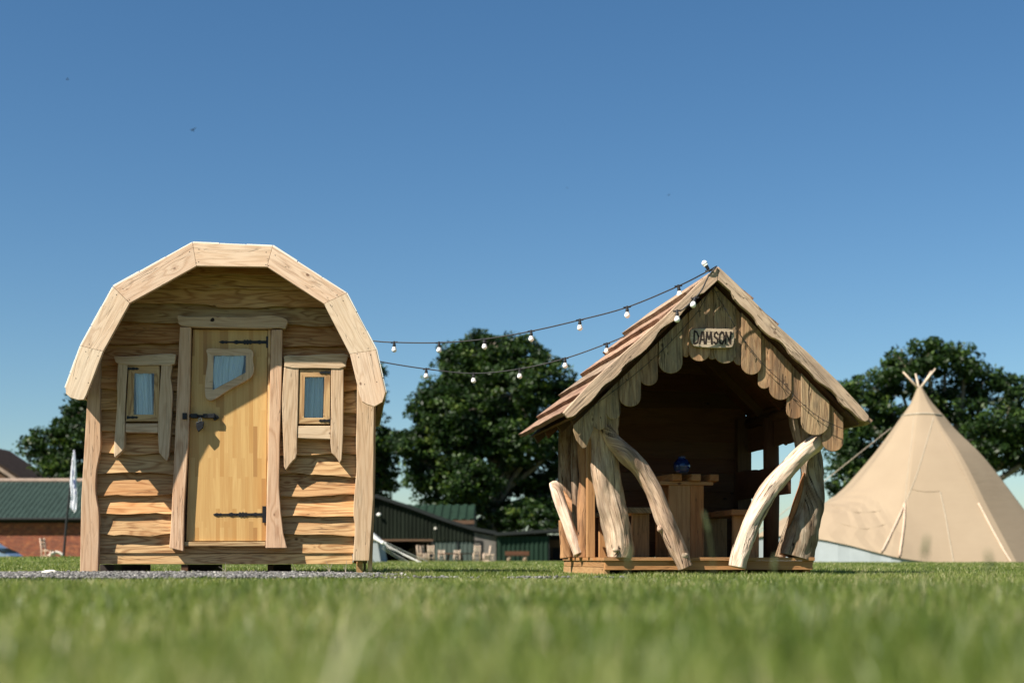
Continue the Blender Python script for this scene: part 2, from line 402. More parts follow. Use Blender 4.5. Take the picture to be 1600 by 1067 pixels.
# ------------------------------------------------------------------ terrain
def smooth(t): t = min(max(t, 0), 1); return t * t * (3 - 2 * t)
def ground_h(x, y):
    side = smooth((-x / max(y, 1) - .245) / .06)
    return .165 * side * smooth((y - 14) / 20) * (1 - smooth((y - 44) / 12))
FA = Frame(355, 11.85, 6.4)      # cabin frame
FB = Frame(1107, 11.3, 9.5)      # open shelter frame
def in_gravel(x, y):
    # long rounded pad in front of and beneath the cabin, with a thin tongue to the right
    e = ((x + 2.95) / 2.05) ** 2 + ((y - 10.3) / (1.7)) ** 2
    t = abs(y - (9.1 + .03 * math.sin(x * 4))) < (.17 + .08 * math.sin(x * 7)) * (1 if x < -.9 else .6 + .5 * math.sin(x * 11)) and -3 < x < .75
    return e < 1 + .12 * math.sin(x * 5) + .08 * math.sin(y * 9 + x * 3) or t
def gravel_h(x, y):
    e = ((x + 2.95) / 2.05) ** 2 + ((y - 10.3) / (1.7)) ** 2
    return .010 * smooth(1.35 - e)

gv = []; gf = []
ys = [-60, -10, -2, 0, 3, 6, 9, 12, 15, 18, 21, 24, 27, 30, 33, 36, 40, 44, 48, 52, 56, 60, 80, 150, 400, 1200, 3500]
xf = [-3500, -900, -250, -100] + [x * .5 for x in range(-80, 81)] + [100, 250, 900, 3500]
for y in ys:
    for x in xf: gv.append((x, y, ground_h(x, y)))
nx = len(xf)
for j in range(len(ys) - 1):
    for i in range(nx - 1): gf.append((j * nx + i, j * nx + i + 1, (j + 1) * nx + i + 1, (j + 1) * nx + i))
me = bpy.data.meshes.new('ground'); me.from_pydata(gv, [], gf); me.materials.append(M['ground'])
me.polygons.foreach_set('use_smooth', [True] * len(gf))
go = bpy.data.objects.new('ground', me); C.objects.link(go); tag(go, kind='structure')

# gravel pad: a low bed plus loose stones
b = MB(); N_ = 64
ring = []
for k in range(8):
    q = k / 7 * 1.04
    ring.append([(-2.95 + 2.05 * q * math.cos(6.2832 * i / N_), 10.3 + 1.7 * q * math.sin(6.2832 * i / N_)) for i in range(N_)])
for k in range(7):
    for i in range(N_):
        j = (i + 1) % N_
        quad = [ring[k][i], ring[k][j], ring[k + 1][j], ring[k + 1][i]]
        base = len(b.V)
        for x, y in quad: b.V.append(Vector((x, y, .004 + gravel_h(x, y))))
        b.face([base, base + 1, base + 2, base + 3], [(0, 0)] * 4, .5)
o = b.build('gravel_path', M['gravelbed'], smooth=True); tag(o, kind='structure')

def np_mesh(name, V, F, nper, mat, rnd, smooth_=False):
    """V (n,3), F flat loops, nper (faces) loop counts"""
    me = bpy.data.meshes.new(name)
    me.vertices.add(len(V)); me.vertices.foreach_set('co', V.astype(np.float32).ravel())
    me.loops.add(len(F)); me.loops.foreach_set('vertex_index', F.astype(np.int32))
    me.polygons.add(len(nper))
    st = np.concatenate([[0], np.cumsum(nper)[:-1]]).astype(np.int32)
    me.polygons.foreach_set('loop_start', st); me.polygons.foreach_set('loop_total', nper.astype(np.int32))
    at = me.attributes.new('rnd', 'FLOAT', 'FACE'); at.data.foreach_set('value', rnd.astype(np.float32))
    me.materials.append(mat); me.update(calc_edges=True)
    if smooth_: me.polygons.foreach_set('use_smooth', [True] * len(nper))
    o = bpy.data.objects.new(name, me); C.objects.link(o); return o

nr = np.random.default_rng(5)
# stones: squashed octahedron-ish pebbles
def pebbles(n):
    pts = []
    while len(pts) < n:
        x = nr.uniform(-5.0, .8); y = nr.uniform(8.2, 12.3)
        if in_gravel(x, y):
            edge = ((x + 2.95) / 2.05) ** 2 + ((y - 10.3) / 1.7) ** 2
            if edge > .95 and nr.random() < .35: continue
            if x > -1.1 and edge > 1 and nr.random() < .7: continue
            if y > 11.6 and nr.random() < .55: continue
            pts.append((x, y))
    t = (1 + 5 ** .5) / 2
    ico = np.array([(-1, t, 0), (1, t, 0), (-1, -t, 0), (1, -t, 0), (0, -1, t), (0, 1, t), (0, -1, -t), (0, 1, -t), (t, 0, -1), (t, 0, 1), (-t, 0, -1), (-t, 0, 1)]) / math.hypot(1, t)
    fc = np.array([(0, 11, 5), (0, 5, 1), (0, 1, 7), (0, 7, 10), (0, 10, 11), (1, 5, 9), (5, 11, 4), (11, 10, 2), (10, 7, 6), (7, 1, 8), (3, 9, 4), (3, 4, 2), (3, 2, 6), (3, 6, 8), (3, 8, 9), (4, 9, 5), (2, 4, 11), (6, 2, 10), (8, 6, 7), (9, 8, 1)])
    V = []; F = []; Rn = []
    for k, (x, y) in enumerate(pts):
        s = nr.uniform(.005, .0125) * (1.4 if nr.random() < .06 else 1)
        a = nr.uniform(0, 6.28); sx, sy, sz = nr.uniform(.8, 1.3), nr.uniform(.6, 1.1), nr.uniform(.5, .9)
        q = ico * (1 + nr.uniform(-.22, .22, (12, 1))) * (sx * s, sy * s, sz * s)
        ca, sa = math.cos(a), math.sin(a)
        q = np.stack([q[:, 0] * ca - q[:, 1] * sa + x, q[:, 0] * sa + q[:, 1] * ca + y, q[:, 2] + gravel_h(x, y) + s * .45 + .004 + nr.uniform(0, .008)], 1)
        V.append(q); F.append(fc + 12 * k); Rn.append(np.full(20, nr.random()))
    V = np.concatenate(V); F = np.concatenate(F)
    return np_mesh('gravel', V, F.ravel(), np.full(len(F), 3), M['gravel'], np.concatenate(Rn))
o = pebbles(36000); tag(o, 'loose pale grey gravel stones spread under and before the cabin', 'gravel', kind='stuff')

# grass blades
def blades(zones):
    X = []; Y = []; H = []; Wd = []
    for (y0, y1, dens, h, w, marg) in zones:
        area = (y1 - y0) * (.40 * (y0 + y1) + 2 * marg)
        n = int(area * dens)
        y = nr.uniform(y0, y1, n); 
        keep_p = (.80 * y + 2 * marg) / (.80 * y1 + 2 * marg)
        y = y[nr.random(n) < keep_p]
        x = nr.uniform(-1, 1, len(y)) * (.40 * y + marg)
        X.append(x); Y.append(y)
        # clumpy height
        cl = .75 + .4 * np.sin(x * 5.1 + 2 * np.sin(y * 3.3)) * np.sin(y * 4.3 + x * 2.1) + .3 * np.sin(x * 17 + y * 11) + nr.normal(0, .15, len(y))
        H.append(h * np.clip(cl, .35, 1.4) * nr.uniform(.55, 1.25, len(y)) * np.where((y > 6.8) & (y < 9.2) & (x < 1.2), .62, 1) * np.where((nr.random(len(y)) < .012) & (y < 6), 1.7, 1)); Wd.append(np.full(len(y), w))
    X = np.concatenate(X); Y = np.concatenate(Y); H = np.concatenate(H); Wd = np.concatenate(Wd)
    ok = np.ones(len(X), bool)
    for i in range(len(X)):
        x, y = X[i], Y[i]
        if 8.2 < y < 12.8 and -5.2 < x < .9 and in_gravel(x, y): ok[i] = nr.random() < .05
        p = Vector((x, y, 0))
        if 10 < y < 15:
            q = p - FA.o; lx, ly = q.dot(FA.r), q.dot(FA.u)
            if -1.2 < lx < 1.2 and -.05 < ly < 2.6: ok[i] = ok[i] and nr.random() < .25
            q = p - FB.o; lx, ly = q.dot(FB.r), q.dot(FB.u)
            if -.86 < lx < .86 and .0 < ly < 1.75: ok[i] = False
    X, Y, H, Wd = X[ok], Y[ok], H[ok], Wd[ok]
    n = len(X)
    gz = np.array([ground_h(x, y) if x < -2 and y > 13 else 0.0 for x, y in zip(X, Y)])
    gz += np.array([gravel_h(x, y) if 8.2 < y < 13 else 0.0 for x, y in zip(X, Y)])
    a = nr.uniform(0, 6.283, n); la = nr.uniform(0, 6.283, n); ln = nr.uniform(.1, .75, n) * H
    Wv = Wd * nr.uniform(.7, 1.4, n) * .5
    dx, dy = np.cos(a) * Wv, np.sin(a) * Wv; lx, ly = np.cos(la) * ln, np.sin(la) * ln
    V = np.zeros((n, 5, 3))
    V[:, 0] = np.stack([X - dx, Y - dy, gz - .004], 1); V[:, 1] = np.stack([X + dx, Y + dy, gz - .004], 1)
    V[:, 2] = np.stack([X + dx * .8 + lx * .3, Y + dy * .8 + ly * .3, gz + H * .55], 1)
    V[:, 3] = np.stack([X - dx * .8 + lx * .3, Y - dy * .8 + ly * .3, gz + H * .55], 1)
    V[:, 4] = np.stack([X + lx, Y + ly, gz + H * .97], 1)
    bs = (np.arange(n) * 5)[:, None]
    F = np.concatenate([bs + np.array([[0, 1, 2, 3]]), bs + np.array([[3, 2, 4]])], 1).ravel()
    nper = np.tile([4, 3], n)
    patch = .5 + .5 * np.sin(X * 1.7 + np.sin(Y * 1.3) * 2) * np.sin(Y * 2.1 + X)
    rv = np.clip(nr.normal(.42, .24, n) + .45 * (patch - .5), 0, .92)
    pale = np.sin(X * 4.1 + 3 * np.sin(Y * 1.9)) * np.sin(Y * 3.3 - X * 1.3); dry = nr.random(n) < np.clip(.05 + .42 * (pale - .2), .02, .45); rv[dry] = nr.uniform(.9, 1.0, dry.sum())
    return V.reshape(-1, 3), F, nper, np.repeat(rv, 2)
V, F, nper, rv = blades([(.45, 2, 5200, .060, .0034, .35), (2, 5, 4200, .052, .0034, .5), (5, 9.2, 3200, .034, .0036, 1.6),
                         (9.2, 14, 2100, .030, .0038, 2.4), (14, 24, 600, .034, .006, 4), (24, 62, 90, .04, .014, 6)])
o = np_mesh('grass', V, F, nper, M['grass'], rv); tag(o, 'short green lawn grass with dry tips', 'grass', kind='stuff')

# tall seed stems near the camera
def stem(x, y, h, lean, label):
    root = empty('grass_stem', (x, y, 0))
    tag(root, label, 'grass stem', 'tall grass stems in the foreground')
    b = MB(); pts = catmull([(0, 0, -.005), (lean * .2, 0, h * .4), (lean * .6, .004, h * .8), (lean, .006, h)], 5)
    b.tube(pts, [.0014 - .0006 * i / len(pts) for i in range(len(pts))], 6, 0, 3); b.build('stalk', M['stem'], root, smooth=True)
    b = MB()
    for k in range(26):
        t = k / 26; zz = h * (.82 + .18 * t); xx = lean * (.62 + .38 * t)
        a = k * 2.4; b.ball((xx + math.cos(a) * .0028 * (1.2 - t), math.sin(a) * .0028 * (1.2 - t) + .005, zz), .0022, 6, 4, (1, 1, 2.2))
    b.build('seed_head', M['stem'], root, smooth=True)
    b = MB()
    for a0 in (.3, 2.6, 4.4):
        L = h * .55; p = [(math.cos(a0) * L * .35 * t * t, math.sin(a0) * L * .2 * t, L * t * (1 - .18 * t)) for t in (0, .25, .5, .75, 1)]
        b.tube([Vector(q) + Vector((0, 0, -.003)) for q in p], [.0018, .002, .0018, .0012, .0003], 5, 0, 4, flat=.3)
    b.build('leaf', M['stem'], root, smooth=True)
for px, pt, Y, ln, lab in [(1450, 838, 2.6, .012, 'tall blurred seed stem in front of the tipi, left of its pair'),
                           (1545, 862, 2.4, -.01, 'tall blurred seed stem in front of the tipi near the right edge'),
                           (1100, 800, 3.4, -.03, 'thin blurred stem crossing the foot of the driftwood brace'),
                           (1212, 868, 3.0, .006, 'blurred grass stem before the right corner of the shelter deck'),
                           (985, 855, 3.0, .01, 'blurred grass stem before the left half of the shelter deck')]:
    q = P(px, pt, Y); stem(q.x - ln, Y, q.z, ln, lab)
# ------------------------------------------------------------------ the wooden cabin
def cabin():
    f = FA
    root = empty('wooden_cabin', f.o, f.a)
    tag(root, 'small larch cabin with arched faceted roof and plank door', 'cabin')
    yf = -.50; yb = -.45; YB = 2.45
    outer_px = [(102.5, 606), (126.4, 540.6), (177, 448.4), (301, 379.5), (426, 385), (541, 458.5), (587.5, 547), (602.3, 613)]
    inner_px = [(135, 616), (161, 549), (202.5, 473.7), (307, 415.5), (417.5, 417), (506.3, 474.7), (547, 553), (562.4, 618)]
    # fascia boards
    tl = [(102.5, 606), (103, 615), (110, 621), (122, 624.5), (131, 624), (135, 616)]
    tr = [(562.4, 618), (566, 627), (573.7, 631.5), (585, 635), (597.6, 628), (602.3, 613)]
    gap = .0015
    for i in range(7):
        if i == 0: pl = [outer_px[1]] + tl + [inner_px[1]]
        elif i == 6: pl = [inner_px[6]] + tr + [outer_px[6]]
        else: pl = [outer_px[i], outer_px[i + 1], inner_px[i + 1], inner_px[i]]
        pts = f.xz(pl, yf)
        cx = sum(p[0] for p in pts) / len(pts); cz = sum(p[1] for p in pts) / len(pts)
        a = Vector(f.xz([outer_px[i]], yf)[0]); c = Vector(f.xz([outer_px[i + 1]], yf)[0]); g = c - a
        pts = [(cx + (x - cx) * .996, cz + (z - cz) * .996) for x, z in pts]
        b = MB(); b.prism(pts, yf, yb, g=(g.x, g.y), r=rng.random())
        # nail heads
        gn = g.normalized(); nn = Vector((-gn.y, gn.x))
        for e in (.08, .92):
            mid = a + g * e
            for w in (.05, .15):
                q = mid + (-nn if nn.y > 0 else nn) * w
                if i in (0, 6) and (e < .5) == (i == 0): q = q + gn * (.07 if i == 0 else -.07)
                b.tube([(q.x, yf - .0012, q.y), (q.x, yf + .01, q.y)], [.0045, .0045], 8, 0, 1, m=1, r=.5)
        b.build('fascia_board', [M['fascia'], M['iron']], root, bevel=.004)
    # roof shell and top battens coloured pale for the sunlit roof edge
    O = f.xz(outer_px, yf); cxr = sum(p[0] for p in O) / 8
    def inset(pts, d):
        out = []
        K = len(pts)
        for i in range(K):
            p = Vector(pts[i]); t = []
            if i: t.append((Vector(pts[i]) - Vector(pts[i - 1])).normalized())
            if i < K - 1: t.append((Vector(pts[i + 1]) - Vector(pts[i])).normalized())
            tt = sum(t, Vector((0, 0))).normalized(); n = Vector((tt.y, -tt.x))
            k = 1.0 if len(t) < 2 else 1 / max(.5, n.dot(Vector((t[0].y, -t[0].x))))
            out.append(tuple(p + n * d * k))
        return out
    b = MB()
    i0 = inset(O, .004); i1 = inset(O, .05)
    for k in range(7):
        b.prism([i0[k], i0[k + 1], i1[k + 1], i1[k]], yb + .001, YB, g=(1, 0.0), r=rng.random())
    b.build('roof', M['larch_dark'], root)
    b = MB(); o1 = inset(O, -.011)
    for k in range(7):
        nb = 3
        for j in range(nb):
            t0, t1 = j / nb + .004, (j + 1) / nb - .004
            A = [Vector(O[k]).lerp(Vector(O[k + 1]), t) for t in (t0, t1)]; B = [Vector(o1[k]).lerp(Vector(o1[k + 1]), t) for t in (t1, t0)]
            lift = rng.uniform(-.003, .004)
            b.prism([tuple(A[0]), tuple(A[1]), tuple(B[0] + Vector((0, lift))), tuple(B[1] + Vector((0, lift)))], yf + .004 + rng.random() * .004, YB + .03, g=(1, 0), r=rng.random())
    b.build('roof_batten', M['membrane'], root, bevel=.002)
    # front wall of lapped waney edge boards
    W0 = f.L(150, 881, 0); xl = W0.x; xr = f.L(562, 881, 0).x
    shell = inset(O, .055)
    def half(z):
        L_, R_ = xl, xr
        for k in range(7):
            (x0, z0), (x1, z1) = shell[k], shell[k + 1]
            if z1 != z0 and min(z0, z1) <= z <= max(z0, z1):
                x = x0 + (x1 - x0) * (z - z0) / (z1 - z0)
                if k < 3: L_ = max(xl, x)
                elif k > 3: R_ = min(xr, x)
        return L_, R_
    edges = [861, 834, 805, 774, 742, 709, 678, 645, 610, 575, 540, 506, 479, 452, 432]
    zs = [f.L(360, e, 0).z for e in edges]; zs[0] = f.L(360, 864, 0).z
    ztop = min(shell[3][1], shell[4][1]) - .003
    zs = [z for z in zs if z < ztop - .03]
    b = MB()
    for i, z0 in enumerate(zs):
        z1 = min((zs[i + 1] if i + 1 < len(zs) else ztop) + .03, ztop)
        amp = 0.0 if i == 0 else .0115
        w = wavy(xl, xr, 70, amp, 100 + i)
        zl, zr = half(z0), half(z1)
        low = [(x, z0 + v) for x, v in w if zl[0] - 1e-4 <= x <= zl[1] + 1e-4]
        pts = low + [(zr[1], z1), (zr[0], z1)]
        hgt = z1 - z0
        th = .055 if i else .022
        T = (lambda z0, hgt, th: (lambda x, y, z: (x, y - th * (1 - min(max((z - z0) / hgt, 0), 1)), z)))(z0, hgt, th)
        b.prism(pts, -.006, .016, g=(1, 0), T=T, r=rng.random())
    b.build('wall', M['larch'], root, bevel=.0025)
    # body behind the boards
    b = MB()
    zb = zs[0]
    zl_ = f.L(360, 880, 0).z; b.box(xl + .005, xl + .05, .034, YB - .2, zl_, f.L(150, 640, 0).z, 'y'); b.box(xr - .05, f.L(574, 800, .03).x, .034, YB - .2, zl_, f.L(150, 640, 0).z, 'y')
    b.box(xl + .052, xr - .052, .03, YB - .2, zb, zb + .05, 'y')
    bp = [(xl + .01, zb)] + [(x, z) for x, z in inset(O, .06) if z > f.L(150, 640, 0).z + .02] + [(xr - .01, zb)]
    b.prism(bp, YB - .2, YB - .15, g=(1, 0))
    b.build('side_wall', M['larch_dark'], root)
    # corner posts of slab wood
    lp = [(138, 596), (157, 560), (156, 620), (157, 675), (157.5, 700), (153, 722), (150, 738), (149, 765), (151, 782), (155, 800), (154.5, 840), (153, 893), (125, 893), (127, 780)]
    b = MB(); b.prism(chaikin(f.xz(lp, -.10)[1:11], 2, False) + f.xz(lp, -.10)[11:] + [f.xz(lp, -.10)[0]], -.10, -.02, r=.3)
    b.build('corner_post', M['post'], root, bevel=.006)
    rp = [(585, 592), (558, 592), (557.4, 660), (556, 696), (557.7, 730), (554, 766.5), (551.7, 803), (555.4, 825), (551, 876), (577, 876), (583.5, 780)]
    b = MB(); q = f.xz(rp, -.10); b.prism([q[0]] + chaikin(q[1:9], 2, False) + q[9:], -.10, -.02, r=.7)
    b.build('corner_post', M['post'], root, bevel=.006)
    b = MB(); q = f.xz([(577, 628), (587.5, 628), (586, 760), (581.5, 892), (575, 892)], -.02); b.prism(q, -.019, .03, r=.2)
    b.build('corner_batten', M['post'], root, bevel=.003)
    # base beam, feet, and blocks coloured dark for the shade underneath
    b = MB()
    q = f.xz([(155, 864.8), (551, 864.8), (551, 881), (155, 881)], -.015); b.prism(q, -.015, .03, g=(1, 0))
    b.build('base_beam', M['larch'], root, bevel=.003)
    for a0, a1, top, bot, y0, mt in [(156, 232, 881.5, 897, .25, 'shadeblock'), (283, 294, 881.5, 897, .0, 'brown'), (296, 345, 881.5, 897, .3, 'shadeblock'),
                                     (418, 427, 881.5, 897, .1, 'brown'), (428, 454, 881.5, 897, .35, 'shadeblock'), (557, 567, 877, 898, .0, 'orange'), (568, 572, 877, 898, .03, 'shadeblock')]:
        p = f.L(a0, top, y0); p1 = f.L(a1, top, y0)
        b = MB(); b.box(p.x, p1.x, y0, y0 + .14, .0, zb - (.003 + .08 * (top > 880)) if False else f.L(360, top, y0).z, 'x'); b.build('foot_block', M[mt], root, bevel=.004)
    # door
    def poly(name, px, y0, y1, mat, g=(0, 1), bev=.003, sm=0, parent=root, r=None):
        q = f.xz(px, y0)
        if sm: q = chaikin(q, sm)
        b = MB(); b.prism(q, y0, y1, g=g, r=r); return b.build(name, M[mat], parent, bevel=bev)
    dr = poly('door', [(301.5, 515), (418.5, 516), (415.5, 845), (291, 845)], -.072, -.035, 'door')
    poly('door_jamb', [(281, 511), (298.5, 511), (297, 600), (294.5, 690), (287.5, 800), (286.6, 861), (264.5, 855.5), (267, 820), (272, 720), (277, 600)], -.125, -.03, 'post', bev=.005)
    q = [(424, 515), (441.5, 515), (440, 600), (437, 690), (436, 760), (438.5, 800), (443, 835), (448.5, 856), (415, 856), (418, 740)]
    poly('door_jamb', q, -.125, -.03, 'post', bev=.005)
    lint = f.xz([(275.6, 491), (290, 495), (339, 494), (385, 496.5), (420, 491.5), (440, 495), (451, 500.6), (448, 508), (446, 514.7), (436, 512), (424, 513.5), (350, 512), (300, 511), (279, 508.5), (278, 499)], -.135)
    b = MB(); b.prism(chaikin(lint, 2), -.135, -.03, g=(1, 0)); 
    kq = f.L(332, 500, -.135); b.tube([(kq.x, -.139, kq.z), (kq.x, -.12, kq.z)], [.017, .019], 12, .12, 3, m=1)
    b.build('door_lintel', [M['post'], M['burnt']], root, bevel=.005)
    poly('door_frame', [(299, 512.5), (301, 512.5), (290.4, 846), (287.8, 846)], -.062, -.036, 'brown', parent=dr)
    poly('door_frame', [(419.2, 515), (423.4, 515), (417.6, 846), (416, 846)], -.09, -.036, 'larch', parent=dr)
    poly('threshold', [(287.5, 846), (414.6, 846), (414.6, 853), (287.5, 853)], -.10, -.036, 'larch', g=(1, 0))
    # door window
    fo = [(321.5, 545.5), (330, 543.8), (355, 546), (390, 543.8), (397, 551), (394.5, 562), (397.6, 574), (395, 588), (382, 596), (354, 611), (334, 625), (326, 626), (319.7, 619), (320.6, 590), (324.6, 565), (324.3, 555)]
    gi = [(333.7, 555.4), (384.3, 555.4), (383.8, 582), (332.2, 609.5)]
    def ring_frame(name, outer, inner, y0, y1, mat, parent, sm=2):
        """a frame with a hole: bridge outer outline and inner outline by angle"""
        o_ = chaikin(f.xz(outer, y0), sm) if sm else f.xz(outer, y0); i_ = f.xz(inner, y0)
        cx = sum(p[0] for p in i_) / len(i_); cz = sum(p[1] for p in i_) / len(i_)
        # resample inner on the same angles as outer
        def hit(a):
            d = (math.cos(a), math.sin(a)); best = None
            for k in range(len(i_)):
                (x0, z0), (x1, z1) = i_[k], i_[(k + 1) % len(i_)]
                ex, ez = x1 - x0, z1 - z0; den = d[0] * ez - d[1] * ex
                if abs(den) < 1e-12: continue
                t = ((x0 - cx) * ez - (z0 - cz) * ex) / den; s = ((x0 - cx) * d[1] - (z0 - cz) * d[0]) / den
                if t > 0 and -1e-6 <= s <= 1 + 1e-6 and (best is None or t < best): best = t
            return (cx + d[0] * best, cz + d[1] * best)
        angs = [math.atan2(z - cz, x - cx) for x, z in o_]
        pairs = [(a, p, hit(a)) for a, p in zip(angs, o_)]
        def ohit(a):
            d = (math.cos(a), math.sin(a)); best = None
            for k in range(len(o_)):
                (x0, z0), (x1, z1) = o_[k], o_[(k + 1) % len(o_)]
                ex, ez = x1 - x0, z1 - z0; den = d[0] * ez - d[1] * ex
                if abs(den) < 1e-12: continue
                t = ((x0 - cx) * ez - (z0 - cz) * ex) / den; s = ((x0 - cx) * d[1] - (z0 - cz) * d[0]) / den
                if t > 0 and -1e-6 <= s <= 1 + 1e-6 and (best is None or t > best): best = t
            return (cx + d[0] * best, cz + d[1] * best)
        for p in i_:
            a = math.atan2(p[1] - cz, p[0] - cx); pairs.append((a, ohit(a), p))
        pairs.sort(key=lambda t: t[0])
        b = MB(); K = len(pairs); rr = rng.random()
        for _, po, pi in pairs:
            for (x, z) in (po, pi):
                b.V.append(Vector((x, y0, z))); b.V.append(Vector((x, y1, z)))
        for k in range(K):
            j = (k + 1) % K; a_, c_ = k * 4, j * 4
            ang = abs(math.sin((pairs[k][0] + pairs[j][0]) / 2)); gz = ang < .6
            uvf = lambda v: ((b.V[v].z, b.V[v].x) if gz else (b.V[v].x, b.V[v].z))
            for fc in ((a_, c_, c_ + 2, a_ + 2), (a_ + 1, a_ + 3, c_ + 3, c_ + 1), (a_, a_ + 1, c_ + 1, c_), (a_ + 2, c_ + 2, c_ + 3, a_ + 3)):
                b.face(list(fc), [uvf(v) for v in fc], rr)
        return b.build(name, M[mat], parent, bevel=.002)
    wf = ring_frame('window', fo, gi, -.118, -.0725, 'post', dr)
    def pane(inner, yg, yc, parent, seed, amp=.0055):
        q = f.xz(inner, yg); b = MB(); b.prism([(x, z) for x, z in q], yg, yg + .003); b.build('glass', M['glass'], parent)
        # pleated curtain cut to the opening
        q = f.xz(inner, yc); x0 = min(p[0] for p in q); x1 = max(p[0] for p in q); z1 = max(p[1] for p in q); z0 = min(p[1] for p in q)
        rr = random.Random(seed); n = 70; b = MB(); n2 = 8
        for j in range(n2 + 1):
            for i in range(n + 1):
                s = j / n2; t = i / n
                e0 = .07 + .05 * math.sin(seed + s * 3); e1 = .10 - .05 * math.cos(seed * 2 + s * 2.4)
                x = x0 + (x1 - x0) * (e0 + t * (1 - e0 - e1))
                # clip bottom along the slanted lower edge for the door pane
                zlo = z0
                if abs(q[2][1] - q[3][1]) > .03:
                    zlo = q[3][1] + (q[2][1] - q[3][1]) * ((x - q[3][0]) / (q[2][0] - q[3][0]))
                w = math.sin(t * 13 + seed + 1.2 * math.sin(t * 4 + s)) + .7 * math.sin(t * 29 + seed * 2 + s * 1.6) * (1.1 - s * .6) + .25 * math.sin(t * 63 + seed)
                b.V.append(Vector((x, yc - amp * w, z1 + (zlo - z1) * s)))
        for j in range(n2):
            for i in range(n):
                k = j * (n + 1) + i; b.face([k, k + 1, k + n + 2, k + n + 1], [(0, 0)] * 4, .5)
        b.build('curtain', M['curtain'], parent, smooth=True)
    b = MB(); b.prism(f.xz(gi, -.0735), -.0740, -.0725); b.build('backing', M['black'], wf)  # black sheet in place of the dark room at the curtain's edges
    pane(gi, -.1155, -.0945, wf, 3, .010)
    # strap hinges
    def strap(px0, px1, py, y, plate_x, ph, parent, w=4.2):
        L_ = abs(px1 - px0); sgn = 1 if px1 > px0 else -1
        prof = [(0, .5), (3, 2.2), (6, 3.4), (9, 2), (12, 3), (14, 1.6), (L_ * .3, 1.8), (L_ * .33, 3.2), (L_ * .37, 4.2), (L_ * .4, 2.6), (L_ * .5, 2.4), (L_ * .53, 5.2), (L_ * .56, 3), (L_ * .59, 5.6), (L_ * .62, 3), (L_ * .65, 4.8), (L_ * .68, 2.6), (L_ * .8, 3), (L_ * .84, 4.2), (L_ * .88, 2.8), (L_, 3.4)]
        k = w / 4.2 * .78
        up = [(px0 + sgn * x, py - h * k) for x, h in prof]; dn = [(px0 + sgn * x, py + h * k) for x, h in reversed(prof)]
        b = MB(); b.prism(f.xz(up + dn, y), y, y + .006)
        b.prism(f.xz([(plate_x - 3, py - ph), (plate_x + 3, py - ph), (plate_x + 3.4, py + ph), (plate_x - 3, py + ph)], y), y - .006, y - .0005)
        for fx in (.2, .45, .75):
            c = f.L(px0 + sgn * L_ * fx, py, y); b.ball((c.x, y - .001, c.z), .006, 8, 5, (1, .5, 1))
        b.build('hinge', M['iron'], parent, bevel=.0012)
    strap(342, 418, 534.5, -.0795, 419, 9, dr); strap(333, 412, 803.5, -.0795, 413, 13, dr)
    # bolt with padlock
    b = MB(); y = -.088
    pa = f.L(285, 649.5, y); pb = f.L(339, 651.5, y)
    b.tube([(pa.x, y - .02, pa.z), (pb.x, y - .02, pb.z)], [.011, .011], 10)
    for a0, a1 in ((299, 309), (318, 324), (325, 336)):
        q0 = f.L(a0, 650, y); q1 = f.L(a1, 650, y)
        b.box(q0.x, q1.x, y - .038, -.0725, q0.z - .018, q0.z + .016)
    tp = f.xz([(334, 645), (341, 650), (342.5, 653), (338, 656), (334, 657)], y); b.prism(tp, y - .02, -.074)
    st = f.xz([(285, 645), (292, 645), (292, 655), (285, 655)], -.14); b.prism(st, -.14, -.1255)
    bolt = b.build('bolt', M['iron'], dr, bevel=.002)
    pl = empty('padlock', (0, 0, 0)); pl.parent = dr
    b = MB(); c = f.L(313, 657, -.13); 
    arc = [(c.x + .012 * math.cos(t), -.132, c.z + .004 + .02 * math.sin(t)) for t in [math.pi * k / 8 for k in range(9)]]
    arc = [(arc[0][0], -.132, c.z - .02)] + arc + [(arc[-1][0], -.132, c.z - .02)]
    b.tube(arc, [.0035] * len(arc), 8); b.build('shackle', M['steel'], dr, smooth=True)
    bpy.data.objects.remove(pl)
    b = MB(); q = f.xz([(306, 660), (313, 657), (319, 659), (317.5, 668), (310, 675), (307, 669)], -.145); b.prism(q, -.148, -.12)
    b.build('padlock', M['iron'], dr, bevel=.004)
    # side windows
    def window(lint, left, right, frame, glass, sill, hinges, seed, lab):
        w = ring_frame('window', frame, glass, -.122, -.044, 'larch', root, 0)
        w['label'] = lab
        b = MB(); b.prism(f.xz(glass, -.066), -.0665, -.0605); b.build('backing', M['black'], w)  # black sheet for the unlit room, showing beside the curtain
        pane(glass, -.119, -.092, w, seed, .013)
        for nm, pl_, gg in (('window_lintel', lint, (1, 0)), ('window_side_board', left, (0, 1)), ('window_side_board', right, (0, 1)), ('window_sill', sill, (1, 0))):
            q = f.xz(pl_, -.14)
            sm = nm != 'window_sill'
            if nm == 'window_lintel': q = chaikin(q, 1)
            elif sm: q = [(q[0][0], q[0][1] + .02), (q[1][0], q[1][1] + .02)] + chaikin(q[2:], 1, False)
            b = MB(); b.prism(q, -.14 if nm == 'window_lintel' else (-.132 if nm != 'window_sill' else -.125), -.036, g=gg)
            b.build(nm, M['post'], w, bevel=.005)
        for (hx, hy, s) in hinges:
            prof = [(0, .6), (3, 2.6), (5, 1.6), (9, 3.0), (12, 1.8), (18, 3.4)]
            up = [(hx + s * x, hy - h * .8) for x, h in prof]; dn = [(hx + s * x, hy + h * .8) for x, h in reversed(prof)]
            b = MB(); b.prism(f.xz(up + dn, -.128), -.128, -.1225); b.build('hinge', M['iron'], w, bevel=.001)
